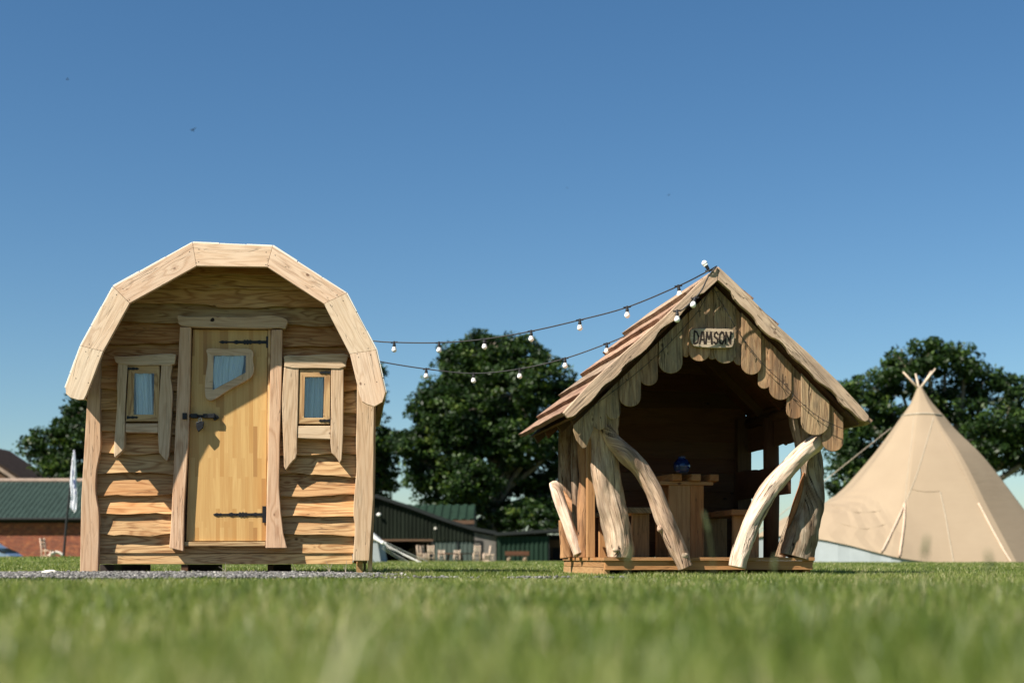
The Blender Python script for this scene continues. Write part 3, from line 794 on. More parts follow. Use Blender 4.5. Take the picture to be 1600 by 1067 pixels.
    window([(177, 556), (200, 557), (240, 553.5), (275.4, 552), (274, 560), (272.6, 571), (240, 570), (205, 571), (181, 567.5), (179, 561)],
           [(184, 569.5), (199.5, 569.5), (197, 600), (195, 640), (194.5, 690), (194, 701), (186, 709), (177, 716.5), (179, 680), (183, 630), (182, 600)],
           [(252, 571.5), (269, 571.5), (266, 590), (269.5, 610), (268.5, 640), (266, 680), (262.7, 722), (254, 714), (246.5, 704), (247, 640), (250, 600)],
           [(201, 571.5), (249.5, 571.5), (248, 658), (196.5, 658)], [(210, 583), (241, 583), (240, 647.5), (208.5, 647.5)],
           [(195.5, 661), (246.5, 661), (246.5, 676), (195.5, 675)], [(217, 576, -1), (216, 652, -1)], 5, 'left window with side hung casement and pale curtain')
    window([(443, 554), (470, 556), (510, 553), (545.6, 552.3), (542, 562), (540, 576.5), (500, 575), (444.3, 575.5), (444.5, 564)],
           [(444, 577), (467, 577), (465.5, 640), (464, 690), (464, 714), (455, 722), (444, 738.5), (443, 700), (441, 650), (440.5, 620), (442, 600)],
           [(517.4, 577), (537, 577), (536.5, 640), (536, 690), (533, 727), (525, 713), (516, 706), (517, 650)],
           [(468.5, 577), (516.5, 577), (515, 662), (466, 662)], [(476.7, 589), (507, 589), (505, 652.6), (475, 652.6)],
           [(464.8, 665), (516.5, 665), (516.5, 686), (464.8, 684)], [(499, 582, 1), (498, 657, 1)], 9, 'right window catching the sun on its frame')
cabin()

# ------------------------------------------------------------------ the open shelter
def shelter():
    f = FB
    root = empty('open_timber_shelter', f.o, f.a)
    tag(root, 'open fronted rustic timber shelter with driftwood braces and plank roof', 'shelter')
    xl = f.L(945, 880, 0).x; xr = f.L(1270, 880, 0).x; D = 1.60; zd = f.L(1100, 870.5, 0).z
    def poly(name, px, y0, y1, mat, g=(0, 1), bev=.003, sm=0, parent=root, T=None, r=None):
        q = f.xz(px, y0)
        if sm: q = chaikin(q, sm)
        b = MB(); b.prism(q, y0, y1, g=g, T=T, r=r); return b.build(name, M[mat], parent, bevel=bev)
    # deck
    b = MB(); n = 12
    for i in range(n):
        y0 = -.02 + i * (D + .02) / n; b.box(xl - .012, xr + .01, y0, y0 + (D + .02) / n - .006, zd - .026, zd, 'x')
    b.build('deck', M['orange'], root, bevel=.002)
    b = MB(); z0 = f.L(1100, 890, 0).z
    b.box(xl + .002, xr, .0, .045, z0, zd - .027, 'x'); b.build('front_beam', M['orange'], root, bevel=.003)
    b = MB()
    for a_, c_ in ((.048, .62), (.625, D)):
        b.box(xl, xl + .045, a_, c_, .066, zd - .027, 'y')
    b.box(xl - .003, xl + .045, -.03 + .05, D, -.0, .063, 'y'); b.box(xr - .05, xr - .002, .05, D, .0, zd - .028, 'y'); b.box(xl + .05, xr - .06, D - .05, D - .001, .0, zd - .028, 'x')
    b.build('side_beam', M['orange'], root, bevel=.003)
    for px in (975, 1078, 1235):
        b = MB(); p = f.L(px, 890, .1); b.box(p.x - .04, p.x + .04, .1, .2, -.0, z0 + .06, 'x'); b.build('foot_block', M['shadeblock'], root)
    # back wall of horizontal boards
    Ap = f.L(1122, 417, -.33); E1 = f.L(884, 650, -.33); E2 = f.L(1355, 655, -.33)
    za = Ap.z; xa = Ap.x; sl = (za - E1.z) / (xa - E1.x); sr = (za - E2.z) / (E2.x - xa)
    def roofz(x): return za - .105 - (sl * (xa - x) if x < xa else sr * (x - xa))
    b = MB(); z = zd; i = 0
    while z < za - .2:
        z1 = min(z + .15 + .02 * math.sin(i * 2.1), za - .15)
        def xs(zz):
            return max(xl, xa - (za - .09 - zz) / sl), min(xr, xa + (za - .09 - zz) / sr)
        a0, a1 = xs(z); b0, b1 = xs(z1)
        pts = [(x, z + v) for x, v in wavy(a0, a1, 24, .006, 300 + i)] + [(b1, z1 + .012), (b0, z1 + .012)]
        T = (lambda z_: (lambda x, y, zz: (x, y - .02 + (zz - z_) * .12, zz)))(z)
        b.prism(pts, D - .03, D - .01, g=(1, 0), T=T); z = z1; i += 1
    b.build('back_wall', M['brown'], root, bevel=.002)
    # roof planks, lapped down each slope, waney lower edges
    Y0, Y1 = -.335, 1.62
    for side in (-1, 1):
        b = MB(); s_ = sl if side < 0 else sr
        ln = math.hypot(1, s_); dx = side / ln; dz = -s_ / ln      # down the slope
        nx_, nz_ = side * s_ / ln, 1 / ln                           # outward normal
        total = (Vector((E1.x, E1.z)) - Vector((xa, za))).length - .03 if side < 0 else (Vector((E2.x, E2.z)) - Vector((xa, za))).length + .0
        nC = 6; step = total / nC
        for i in range(nC):
            s0 = i * step - .012; s1 = (i + 1) * step + .035
            if i == nC - 1: s1 = total
            w = wavy(Y0, Y1, 60, .013, 500 + i + 40 * (side > 0))
            pts = [(yy, s1 + v) for yy, v in w] + [(Y1 + rng.uniform(-.02, .02), s0), (Y0, s0)]
            def T(yy, t, ss, s0=s0, s1=s1, side=side, dx=dx, dz=dz, nx_=nx_, nz_=nz_):
                k = min(max((ss - s0) / (s1 - s0), 0), 1)
                h = t + .005 + k * .042
                return (xa + dx * ss + nx_ * h, yy, za + dz * ss + nz_ * h - (.055 if side < 0 else .075))
            # prism in (y, s) plane, thickness as the third coordinate
            b.prism(pts, 0.0, .036, g=(1, 0), T=lambda a, t, c, T=T: T(a, t, c), ms=1)
        o_ = b.build('roof_slope', [M['shake'], M['bark_edge']], root, bevel=.003)
        # soffit lining and rafters
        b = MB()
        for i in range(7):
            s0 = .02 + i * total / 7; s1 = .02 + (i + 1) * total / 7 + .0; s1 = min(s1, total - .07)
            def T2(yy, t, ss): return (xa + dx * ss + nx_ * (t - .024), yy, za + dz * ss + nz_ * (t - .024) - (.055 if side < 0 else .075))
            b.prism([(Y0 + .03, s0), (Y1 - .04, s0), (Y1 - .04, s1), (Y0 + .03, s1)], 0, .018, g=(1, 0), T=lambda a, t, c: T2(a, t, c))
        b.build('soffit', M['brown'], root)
        b = MB()
        for yy in (.02, .55, 1.1, 1.6):
            def T3(a, t, c): return (xa + dx * c + nx_ * (a - .098), yy + t, za + dz * c + nz_ * (a - .098) - (.055 if side < 0 else .075))
            b.prism([(0, .08), (.07, .08), (.07, total - .10), (0, total - .08)], 0, .05, g=(0, 1), T=lambda a, t, c: T3(a, t, c))
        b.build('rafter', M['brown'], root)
    b = MB(); b.tube([(xa, Y0 + .1, za - .15), (xa, Y1 - .1, za - .15)], [.045, .045], 10); b.build('ridge_pole', M['brown'], root, smooth=True)
    # wall plates
    for x in (xl + .03, xr - .03):
        b = MB(); b.tube([(x, -.1, roofz(x) - .10), (x, D, roofz(x) - .10)], [.05, .05], 10, .03); b.build('wall_plate', M['brown'], root, smooth=True)
    # barge boards
    top = [(1121.7, 416.5), (1095, 439.4), (1037.6, 495.6), (980, 546), (923.7, 596.8), (880, 644.6)]
    bot = [(887, 653), (898, 650), (909, 638), (921, 630.5), (934, 615), (943, 602.4), (957, 594), (968.7, 583.5), (975, 572), (984, 565), (1006, 550), (1022, 532), (1030, 517), (1039, 509.6), (1058.6, 498.4), (1072, 482), (1081, 469), (1087, 462), (1100, 458), (1121.7, 438)]
    q = f.xz(top[:-1], -.385) + f.xz([top[-1]], -.385) + chaikin(f.xz(bot[:-1], -.385), 1, False) + f.xz([bot[-1]], -.385)
    b = MB(); b.prism(q, -.385, -.345, g=(1, .97)); b.build('barge_board', M['barge'], root, bevel=.004)
    top = [(1122.6, 416.5), (1152, 444), (1214, 507), (1219, 512), (1262, 550), (1307.7, 594), (1350, 640), (1358, 650)]
    bot = [(1357, 656), (1351, 659.5), (1341, 653), (1330, 641), (1316, 633), (1305, 613.7), (1292, 604), (1276.8, 595), (1268, 583), (1254, 569.5), (1237.4, 557), (1226, 538.8), (1215, 530), (1203.7, 526.5), (1186.8, 510.6), (1180, 498), (1172.8, 490), (1150, 471), (1142, 455), (1122.6, 438)]
    q = f.xz(top, -.385) + chaikin(f.xz(bot[:-1], -.385), 1, False) + f.xz([bot[-1]], -.385)
    b = MB(); b.prism(q, -.385, -.345, g=(1, -1)); b.build('barge_board', M['barge'], root, bevel=.004)
    # scalloped valance planks
    vals = [(896, 928, 700, 0, 'pt'), (926.5, 948, 671, 1, 'r'), (947.5, 969.5, 655, 2, 'r'), (968, 1001.5, 635, 0, 'r'), (999.5, 1028, 602, 1, 'r'), (1029.5, 1066.5, 583, 0, 'r'),
            (1063, 1078, 558, 2, 'f'), (1076.5, 1109.5, 564, 0, 'r'), (1107, 1119, 561.5, 2, 'r'), (1115.5, 1150.5, 567.5, 1, 'r'), (1146, 1160.5, 570.5, 2, 'f'), (1159, 1189.5, 585, 0, 'r'),
            (1184.5, 1204, 607, 2, 'r'), (1202.5, 1237, 624.5, 1, 'r'), (1229, 1255, 654, 2, 'r'), (1252, 1296, 679.5, 0, 'r'), (1285, 1318, 705, 2, 'r')]
    for i, (x0, x1, yb_, lay, kind) in enumerate(vals):
        y = -.24 - [.03, .017, .004][lay]
        L0 = f.L(x0, yb_, y); L1 = f.L(x1, yb_, y); w = (L1.x - L0.x)
        zb = L0.z; rad = w * .5
        if kind == 'r': endp = [(L0.x + rad - rad * math.cos(t), zb + rad * .9 - rad * .9 * math.sin(t)) for t in [math.pi * k / 12 for k in range(13)]]
        elif kind == 'f': endp = [(L0.x, zb + .04), (L0.x + w * .3, zb + .008), (L0.x + w * .7, zb), (L1.x, zb + .02)]
        else: endp = [(L0.x, zb + .13), (L0.x + w * .15, zb + .06), (L0.x + w * .45, zb), (L0.x + w * .62, zb + .005), (L0.x + w * .97, zb + .14), (L1.x, zb + .2)]
        t = [(L1.x, roofz(L1.x) - .03), (L0.x, roofz(L0.x) - .03)]
        if L0.x < xa < L1.x: t = [t[0], (xa, roofz(xa) - .03), t[1]]
        b = MB(); b.prism(endp + t, y, y + .014, r=rng.random()); o_ = b.build('valance_board', M['aged'], root, bevel=.003)
    # name board
    sg = [(1081, 513), (1142, 513.5), (1147, 517), (1147.8, 527), (1146.5, 540), (1142, 544), (1088, 543), (1081, 538), (1078.5, 528), (1078.5, 518)]
    y = -.302; sgo = poly('name_board', sg, y, y + .018, 'barge', g=(1, 0), bev=.004, sm=2)
    strokes = {'D': [[(0, 0), (.06, 1), (.45, .92), (.78, .55), (.6, .12), (.12, 0)]], 'A': [[(0, 0), (.38, 1), (.62, 1), (.78, 0)], [(.15, .36), (.72, .36)]],
               'M': [[(0, 0), (.13, 1), (.43, .38), (.70, 1), (.86, 0)]], 'S': [[(.72, .8), (.45, 1), (.12, .86), (.12, .62), (.66, .42), (.70, .15), (.38, 0), (.0, .14)]],
               'O': [[(.38, 1), (.08, .78), (.02, .4), (.2, .04), (.5, .0), (.74, .3), (.76, .72), (.56, .97), (.38, 1)]], 'N': [[(0, 0), (.05, 1), (.66, .04), (.72, 1)]]}
    xs = [1084.2, 1093.0, 1102.8, 1115.2, 1123.8, 1133.6]; ws = [9.6, 9.8, 11.2, 8.8, 9.6, 11]
    b = MB(); kk = 0
    for ch, X0, Wc in zip('DAMSON', xs, ws):
        for st in strokes[ch]:
            pts = [(X0 + u * Wc, 537.2 - v * (20 if ch == 'D' else 18.4)) for u, v in st]
            for (p, q) in zip(pts[:-1], pts[1:]):
                a_ = Vector(f.xz([p], y)[0]); c_ = Vector(f.xz([q], y)[0]); t = (c_ - a_).normalized(); n_ = Vector((-t.y, t.x))
                w = .0078 + .0012 * math.sin(kk * 1.7); e = t * w * .55
                quad = [a_ - e * .6 + n_ * w * .8, a_ - e - n_ * w * .7, c_ + e * .8 - n_ * w, c_ + e + n_ * w * .75]
                b.prism([tuple(v) for v in quad], y - .0012 - kk * .00004, y + .004); kk += 1
    b.build('lettering', M['burnt'], sgo)
    for px, py in ((1144, 521.5),):
        c = f.L(px, py, y); b = MB(); b.ball((c.x, y, c.z), .006, 8, 5, (1, .4, 1)); b.build('screw', M['iron'], sgo)
    # logs
    def log(name, pts, mat, lump=.05, n=18, seed=1, flat=1.0, knots=()):
        P3 = []
        for (px, py, w, yl) in pts:
            p = f.L(px, py, yl); k = (f.o.y + yl) / FPX
            P3.append((p.x, p.y, p.z, w * k / 2))
        C3 = catmull(P3, 12)
        b = MB(); b.tube([Vector(c[:3]) for c in C3], [c[3] for c in C3], n * 2, lump, seed, flat=flat, grit=.09)
        for (px, py, yl, r_, sc) in knots:
            p = f.L(px, py, yl); b.ball(p, r_, 10, 7, sc, jit=.12)
        o_ = b.build(name, M[mat], root, smooth=True); return o_
    log('corner_trunk', [(949, 640, 40, .06), (946, 672, 42, .06), (945, 702, 43, .06), (947.5, 752, 44, .06), (956, 792, 43, .06), (965, 830, 43, .06), (969, 858, 42, .06), (969, 870.5, 40, .06)], 'log', .035, 26, 4,
        knots=[(962, 859, -.055, .020, (1.3, .6, .9))])
    log('driftwood_brace', [(946, 668, 18, -.06), (957, 688, 25, -.07), (968, 699, 28, -.085), (981, 712, 30, -.10), (1002, 735, 26, -.10), (1021, 767, 26, -.10), (1036, 803, 27, -.10), (1048, 834, 28, -.10), (1061, 862, 26, -.10), (1071, 886, 24, -.10)], 'log', .05, 22, 8,
        knots=[(985, 713, -.15, .043, (.9, .7, 1.05)), (1031, 826, -.12, .028, (.8, .8, 1.0)), (1067, 868, -.14, .035, (1.3, .7, .9))])
    log('driftwood_brace', [(1282, 683, 20, -.11), (1274, 692, 28, -.115), (1254, 708.5, 28, -.12), (1232, 731, 28, -.12), (1209, 756, 29, -.12), (1193, 781, 29, -.12), (1178, 809, 28, -.12), (1166.5, 837, 28, -.12), (1157.5, 862, 29, -.12), (1152, 886, 27, -.12)], 'paleLog', .025, 22, 12)
    log('corner_trunk', [(1252, 640, 42, .08), (1258, 672, 42, .08), (1265, 710, 38, .08), (1269, 745, 38, .08), (1264, 790, 46, .08), (1255, 825, 50, .08), (1248, 852, 52, .08), (1243, 871, 52, .08)], 'barkLog', .05, 24, 15)
    log('corner_trunk', [(884, 660, 21, 1.45), (882, 720, 22, 1.45), (886, 770, 22, 1.45), (890, 820, 21, 1.45), (893, 871, 20, 1.45)], 'barkLog', .06, 16, 18)
    log('side_post', [(911, 650, 15, .80), (909, 700, 15, .80), (912, 745, 14, .80), (911, 790, 17, .80), (911.5, 835, 18, .80), (911, 871, 17, .80)], 'orangeLog', .05, 16, 21)
    log('side_post', [(899, 660, 10, 1.05), (898, 720, 12, 1.05), (900, 800, 12, 1.05), (901, 871, 12, 1.05)], 'barkLog', .05, 14, 28)
    p0 = f.L(917, 660, .5); p1 = f.L(929, 660, .5); b = MB(); b.box(p0.x, p1.x, .48, .54, zd, roofz(p0.x) - .03, 'z'); b.build('side_post', M['orange'], root, bevel=.003)
    log('side_brace_or_sliver', [(864, 754, 12, .95), (869, 766, 18, .92), (881, 800, 18, .88), (893, 835, 18, .84), (904, 866, 16, .80)], 'paleLog', .03, 16, 31)
    log('side_brace_or_sliver', [(880, 768, 5, 1.25), (889, 784, 11, 1.2), (903, 804, 12, 1.1), (915, 822, 10, 1.0)], 'orangeLog', .05, 12, 35)
    log('side_brace_or_sliver', [(878, 812, 11, 1.2), (882, 840, 15, 1.2), (886, 871, 19, 1.2)], 'orangeLog', .06, 14, 38)
    # low boarded rail at the left rear
    b = MB()
    for k, (a_, c_) in enumerate(((812, 832), (833, 851), (852, 870))):
        q0 = f.L(879, a_, D - .05); q1 = f.L(879, c_, D - .05); b.box(xl - .03, xl - .008, D - .25, D - .02, q1.z, q0.z, 'y')
    b.build('side_panel', M['orange'], root, bevel=.002)
    # right side: rear and middle posts, back rest board, header
    p0 = f.L(1138, 700, D - .12).x; b = MB(); b.box(xr - .14, xr - .01, D - .14, D - .04, zd, roofz(xr - .01) - .03, 'z'); b.build('side_post', M['brown'], root, bevel=.004)
    q0 = f.L(1191, 700, .86); q1 = f.L(1217, 700, .86); b = MB(); b.tube([(q0.x / 2 + q1.x / 2, .86, zd), (q0.x / 2 + q1.x / 2 + .01, .87, .7), (q0.x / 2 + q1.x / 2, .86, roofz(q1.x) - .05)], [.068, .066, .07], 14, .05, 3); b.build('side_post', M['brown'], root, smooth=True)
    b = MB()
    xb = q0.x + .0
    w = wavy(.15, D - .14, 24, .005, 77)
    b.prism([(yy, .905 + v) for yy, v in w] + [(D - .14, .66), (.15, .66)], xb - .035, xb - .005, g=(1, 0), T=lambda a, t, c: (t, a, c)); b.build('back_rest', M['brown'], root, bevel=.003)
    b = MB(); b.prism([(yy, 1.10 + v) for yy, v in wavy(.1, D - .02, 20, .006, 79)] + [(D - .02, roofz(xr) + .005), (.1, roofz(xr) + .005)], xr - .04, xr - .012, g=(1, 0), T=lambda a, t, c: (t, a, c)); b.build('header_board', M['brown'], root, bevel=.003)
    # right side: trunk's lit sliver as an added strip, then a lower outward prop
    log('side_brace_or_sliver', [(1256, 738, 3, .02), (1250, 765, 9, .04), (1239, 800, 9, .05), (1231, 824, 3, .05)], 'orangeLog', .03, 10, 41)  # pointed strip added for the sunlit side of the trunk
    log('side_brace_or_sliver', [(1252, 775, 14, .28), (1238, 810, 15, .28), (1226, 845, 16, .3), (1219, 871, 16, .3)], 'barkLog', .04, 12, 44)
    # benches (fixed to the shelter)
    def bench(name, x0, x1, y0, y1, zt, lx0, lx1, ly, mat, cv):
        bt = MB(); bt.prism([(yy, x0 + v) for yy, v in wavy(y0, y1, 16, .010, 90 + int(x0 * 10))] + [(y1, x1), (y0, x1)], zt - .048, zt, g=(1, 0), T=lambda a, t, c: (c, a, t))
        s = bt.build(name, M[mat], root, bevel=.006)
        for yy in (ly, y1 - .12):
            b = MB(); b.box(lx0, lx1, yy, yy + .045, zd + .001, zt - .049, 'z'); b.build('bench_leg', M['orange'], s, bevel=.003)
    q0 = f.L(981, 800, .25); q1 = f.L(1017, 800, .25); l0 = f.L(988, 840, .3); l1 = f.L(1014, 840, .3)
    bench('bench', q0.x, q1.x, .22, 1.6, f.L(1000, 792.5, .25).z, l0.x, l1.x, .29, 'aged', 0)
    q0 = f.L(1142, 800, .6); q1 = f.L(1180, 800, .6); l0 = f.L(1146, 840, .64); l1 = f.L(1186, 840, .64)
    bench('bench', q0.x, q1.x, .55, 1.62, f.L(1160, 796, .6).z, l0.x, l1.x, .64, 'orange', 0)
    return root, zd
SH, ZD = shelter()

# table and jug inside the shelter
def table():
    f = FB; y = .62
    root = empty('plank_table', f.W((f.L(1088, 800, y).x, .8, ZD)), f.a)
    tag(root, 'tall plank pedestal table standing inside the open shelter', 'table')
    ox = f.L(1088, 800, y).x
    z1 = f.L(1088, 740, y).z - ZD; z0 = f.L(1088, 751, y).z - ZD; z2 = f.L(1088, 757, y).z - ZD
    a = f.L(1044, 745, y).x - ox; c = f.L(1132, 745, y).x - ox
    b = MB(); n = 3
    for i in range(n):
        x0 = a + (c - a) * i / n + .003; x1 = a + (c - a) * (i + 1) / n - .003
        b.prism(chaikin([(x0, -.18 + .02 * (i != 1)), (x1, -.18 + .02 * (i == 2)), (x1, .5), (x0, .5)], 1), z0, z1, g=(0, 1), T=lambda p, t, q: (p, q, t))
    b.build('table_top', M['orange'], root, bevel=.008)
    a2 = f.L(1034, 754, y).x - ox; c2 = f.L(1118, 754, y).x - ox
    b = MB(); b.box(a2, c2, -.12, -.06, z2, z0 - .001, 'x'); b.build('cross_bar', M['orange'], root, bevel=.003)
    b = MB(); b.box(a2, c2, .3, .36, z2, z0 - .001, 'x'); b.build('cross_bar', M['orange'], root, bevel=.003)
    b = MB(); p = [f.L(q, 800, y).x - ox for q in (1049.7, 1083, 1104)]
    b.box(p[0], p[1] - .002, -.1, -.06, .001, z2 - .001, 'z'); b.box(p[1] + .0, p[2], -.1, -.06, .001, z2 - .001, 'z')
    b.build('pedestal', M['orange'], root, bevel=.002); b = MB()
    b.box(p[0], p[2], .3, .34, .001, z2 - .001, 'z')
    b.build('pedestal', M['orange'], root, bevel=.003)
    j = empty('glass_vase', f.W((f.L(1063, 740, y).x, .58, z1 + ZD)), f.a)
    tag(j, 'round dark blue glass vase on the shelter table', 'vase')
    prof = [(.0, .002), (.045, .002), (.062, .02), (.071, .055), (.066, .085), (.045, .112), (.030, .122), (.030, .135), (.034, .14), (.027, .138), (.026, .125), (.04, .108), (.06, .08), (.064, .055), (.055, .024), (0, .012)]
    b = MB(); n = 24; base = 0
    for r_, z in prof:
        for i in range(n): b.V.append(Vector((r_ * math.cos(6.2832 * i / n), r_ * math.sin(6.2832 * i / n), z)))
    for k in range(len(prof) - 1):
        for i in range(n):
            m_ = (i + 1) % n; b.face([k * n + i, k * n + m_, (k + 1) * n + m_, (k + 1) * n + i], [(0, 0)] * 4, .5)
    b.build('vessel', M['blueglass'], j, smooth=True)
table()

# ------------------------------------------------------------------ string lights
def festoon(name_pts, bulbs, label, clamp=None):
    """3D support points of the cable; bulbs: list of (point, direction)"""
    root = empty('festoon_lights', name_pts[0]); o = Vector(name_pts[0])
    tag(root, label, 'string lights', 'festoon lights strung between cabin and shelter')
    pts = [Vector(p) - o for p in catmull([tuple(p) for p in name_pts], 8)]
    b = MB(); b.tube(pts, [.0055] * len(pts), 7); b.build('cable', M['rubber'], root, smooth=True)
    for p, d in bulbs:
        p = Vector(p) - o; d = Vector(d).normalized()
        b = MB(); b.tube([p - d * .010, p + d * .01, p + d * .012, p + d * .045], [.009, .010, .013, .015], 10)
        b.tube([p + Vector((-.03, 0, -.003)), p + Vector((.03, 0, .003))], [.0068, .0068], 7)
        s = b.build('socket', M['rubber'], root, smooth=False)
        b = MB(); b.tube([p + d * .042, p + d * .052], [.015, .02], 10); b.ball(p + d * .066, .0225, 14, 10); b.build('bulb', M['bulb'], s, smooth=True)
    return root
Ya = lambda px: 12.6 + (px - 585) / (1122 - 585) * (10.95 - 12.6)
c1 = [(540, 528), (585, 533), (616, 535), (686, 535.5), (757, 530), (830, 517.5), (906, 500), (980, 480), (1060, 447), (1100, 427), (1120, 416)]
def on(px, py): return P(px, py, Ya(px) if px < 1090 else 10.9)
dn = (0, 0, -1)
festoon([on(a, b_) for a, b_ in c1], [(on(a, b_), d) for a, b_, d in [(616, 535, dn), (686, 535.5, dn), (757, 530, dn), (830, 517.5, dn), (906, 500, dn), (980, 480, dn), (1060, 447, (.15, 0, -1)), (1108, 423, (-.5, 0, .8))]],
        'upper strand of white bulbs from cabin roof to shelter peak')
Yb = lambda px: 12.9 + (px - 597) / (1040 - 597) * (12.45 - 12.9)
c2 = [(560, 556), (597, 565.5), (666, 576.5), (740, 583.5), (812, 576.5), (883, 560), (948, 537), (985, 521), (1030, 497)]
on2 = lambda px, py: P(px, py, Yb(px))
festoon([on2(a, b_) for a, b_ in c2], [(on2(a, b_), dn) for a, b_ in c2[2:7]], 'lower strand of white bulbs crossing in front of the tall oak')
# end of a strand hooked over the left barge board
yh = 10.82
hk = [(1119, 418), (1108, 430), (1097, 452), (1087, 465), (1078, 474), (1066, 484), (1058, 486)]
hk2 = [P(a, b_, yh) for a, b_ in hk]
festoon(hk2, [(P(1086, 466, yh), (-.2, -.3, -.6)), (P(1058, 486, yh), (0, -.05, -1))], 'loose end of string lights hanging over the shelter barge board')

# fairy light wire along the valance
def fairy():
    f = FB
    o = f.W((0, -.28, 1.5)); root = empty('fairy_light_wire', o, f.a)
    tag(root, 'thin dark fairy light wire sagging along the scalloped planks', 'string lights')
    b = MB(); off = Vector((0, -.28, 1.5))
    pts = [(896, 657), (925, 635), (960, 610), (1000, 578), (1035, 547), (1062, 519), (1090, 487), (1112, 452), (1124, 468), (1140, 495), (1152, 517), (1175, 548), (1200, 577), (1225, 600), (1255, 632), (1285, 655), (1318, 670)]
    C3 = [Vector(c) - off for c in catmull([tuple(f.L(a, b_, -.315 if 1070 < a < 1155 else -.295)) for a, b_ in pts], 6)]
    b.tube(C3, [.0024] * len(C3), 6); b.build('cable', M['rubber'], root, smooth=True)
    for k in range(3, len(C3) - 2, 3):
        b = MB(); d = Vector((rng.uniform(-1, 1), -.3, rng.uniform(-1, .8))).normalized()
        b.tube([C3[k], C3[k] + d * .014, C3[k] + d * .03], [.0026, .0028, .0016], 6); b.build('tiny_lamp', M['rubber'], root)
    return root
fairy()
# ------------------------------------------------------------------ trees
def tree(name, label, cat, Y, blobs, trunk_px, seed, dens=1.0, leaf=.20, group=None, trunk_r=.5, depth=.8, clump=1.0):
    q = np.random.default_rng(seed); rr = random.Random(seed)
    base = P(trunk_px, HY, Y); base.z = 0
    root = empty(name, base); tag(root, label, cat, group)
    k = Y / FPX
    bl = [(P(a, b_, Y) - base, rx * k, rz * k) for a, b_, rx, rz in blobs]
    bl = [(c + Vector((0, rr.uniform(-1, 1) * depth * rx, 0)), rx, rz) for c, rx, rz in bl]
    V = []; Rn = []; centers = []
    for c, rx, rz in bl:
        ry = (rx + rz) / 2 * 1.1
        n = max(6, int(dens * 11.0 * (rx * ry + rx * rz + ry * rz) / 3))
        for _ in range(n):
            d = q.normal(size=3); d /= np.linalg.norm(d); t = q.uniform(.45, 1.0) ** .6
            cc = np.array(c) + d * np.array([rx, ry, rz]) * t
            if cc[2] < 1.2: cc[2] = 1.2 + q.uniform(0, .8)
            centers.append(cc)
            cr = q.uniform(.45, 1.0) * clump; m = int(q.uniform(52, 100) * clump)
            dd = q.normal(size=(m, 3)); dd /= np.linalg.norm(dd, axis=1)[:, None]; dd *= (q.uniform(.3, 1, (m, 1)) ** .5) * cr * np.array([1.1, 1.1, .62])
            pos = cc + dd; tone = np.clip(q.normal(.42, .2) + q.normal(0, .17, m), 0, 1)
            u = q.normal(size=(m, 3)); u /= np.linalg.norm(u, axis=1)[:, None]
            w = q.normal(size=(m, 3)); w[:, 2] *= .6; w -= (w * u).sum(1)[:, None] * u; w /= np.linalg.norm(w, axis=1)[:, None]
            s = q.uniform(.5, 1.2, (m, 1)) * leaf
            V.append(np.stack([pos - u * s, pos - w * s * .55, pos + u * s, pos + w * s * .55], 1).reshape(-1, 3)); Rn.append(tone)
    V = np.concatenate(V); Rn = np.concatenate(Rn); n = len(Rn)
    o = np_mesh('crown', V, np.arange(n * 4), np.full(n, 4), M['leaf'], Rn); o.parent = root
    # trunk and limbs
    b = MB(); top = max(c.z for c, _, _ in bl); fork = top * .28
    path = catmull([(0, 0, -.1), (.15, 0, fork * .5), (0, .2, fork), (.3, 0, top * .62), (.1, 0, top * .85)], 5)
    b.tube([Vector(p) for p in path], [trunk_r * (1.25 - 1.15 * i / len(path)) + .03 for i in range(len(path))], 12, .06, seed)
    b.build('trunk', M['bark'], root, smooth=True)
    b = MB()
    for c, rx, rz in bl:
        s = Vector((.1, .1, min(fork * rr.uniform(.7, 1.4), c.z * .7)))
        mid = s.lerp(c, .5) + Vector((rr.uniform(-.6, .6), rr.uniform(-.6, .6), -.1 * (c - s).length + rr.uniform(0, .8)))
        pts = catmull([tuple(s), tuple(mid), tuple(c)], 5); L = len(pts)
        b.tube([Vector(p) for p in pts], [trunk_r * .42 * (1 - .8 * i / L) for i in range(L)], 8, .05, seed)
        for cc in rr.sample(centers, min(len(centers), 60)):
            cc = Vector(cc)
            if (cc - c).length < max(rx, rz) * 1.1:
                m2 = c.lerp(cc, .5) + Vector((0, 0, .25)); b.tube([c, m2, cc], [.09, .06, .02], 5)
    b.build('limb', M['bark'], root, smooth=True)
    return root
G_T = 'large trees standing beyond the field'
tree('oak_tree', 'tall broad dark oak rising between cabin and shelter', 'tree', 118,
     [(765, 548, 48, 30), (722, 565, 40, 30), (810, 552, 42, 30), (850, 590, 38, 34), (690, 612, 30, 30), (740, 610, 55, 38), (800, 620, 60, 40), (868, 640, 34, 34), (690, 668, 42, 26), (655, 690, 36, 18), (628, 688, 20, 12),
      (740, 680, 60, 40), (810, 690, 60, 42), (870, 700, 40, 44), (680, 735, 38, 30), (735, 750, 55, 36), (800, 760, 62, 40), (862, 770, 40, 40), (690, 775, 34, 22), (760, 805, 60, 26), (830, 810, 60, 26), (890, 620, 16, 22), (900, 660, 20, 26), (642, 704, 30, 18), (655, 745, 22, 20), (668, 645, 26, 30), (715, 650, 50, 44), (700, 705, 46, 40), (760, 590, 60, 40), (780, 660, 60, 50)], 768, 11, 1.15, .20, G_T, .75)
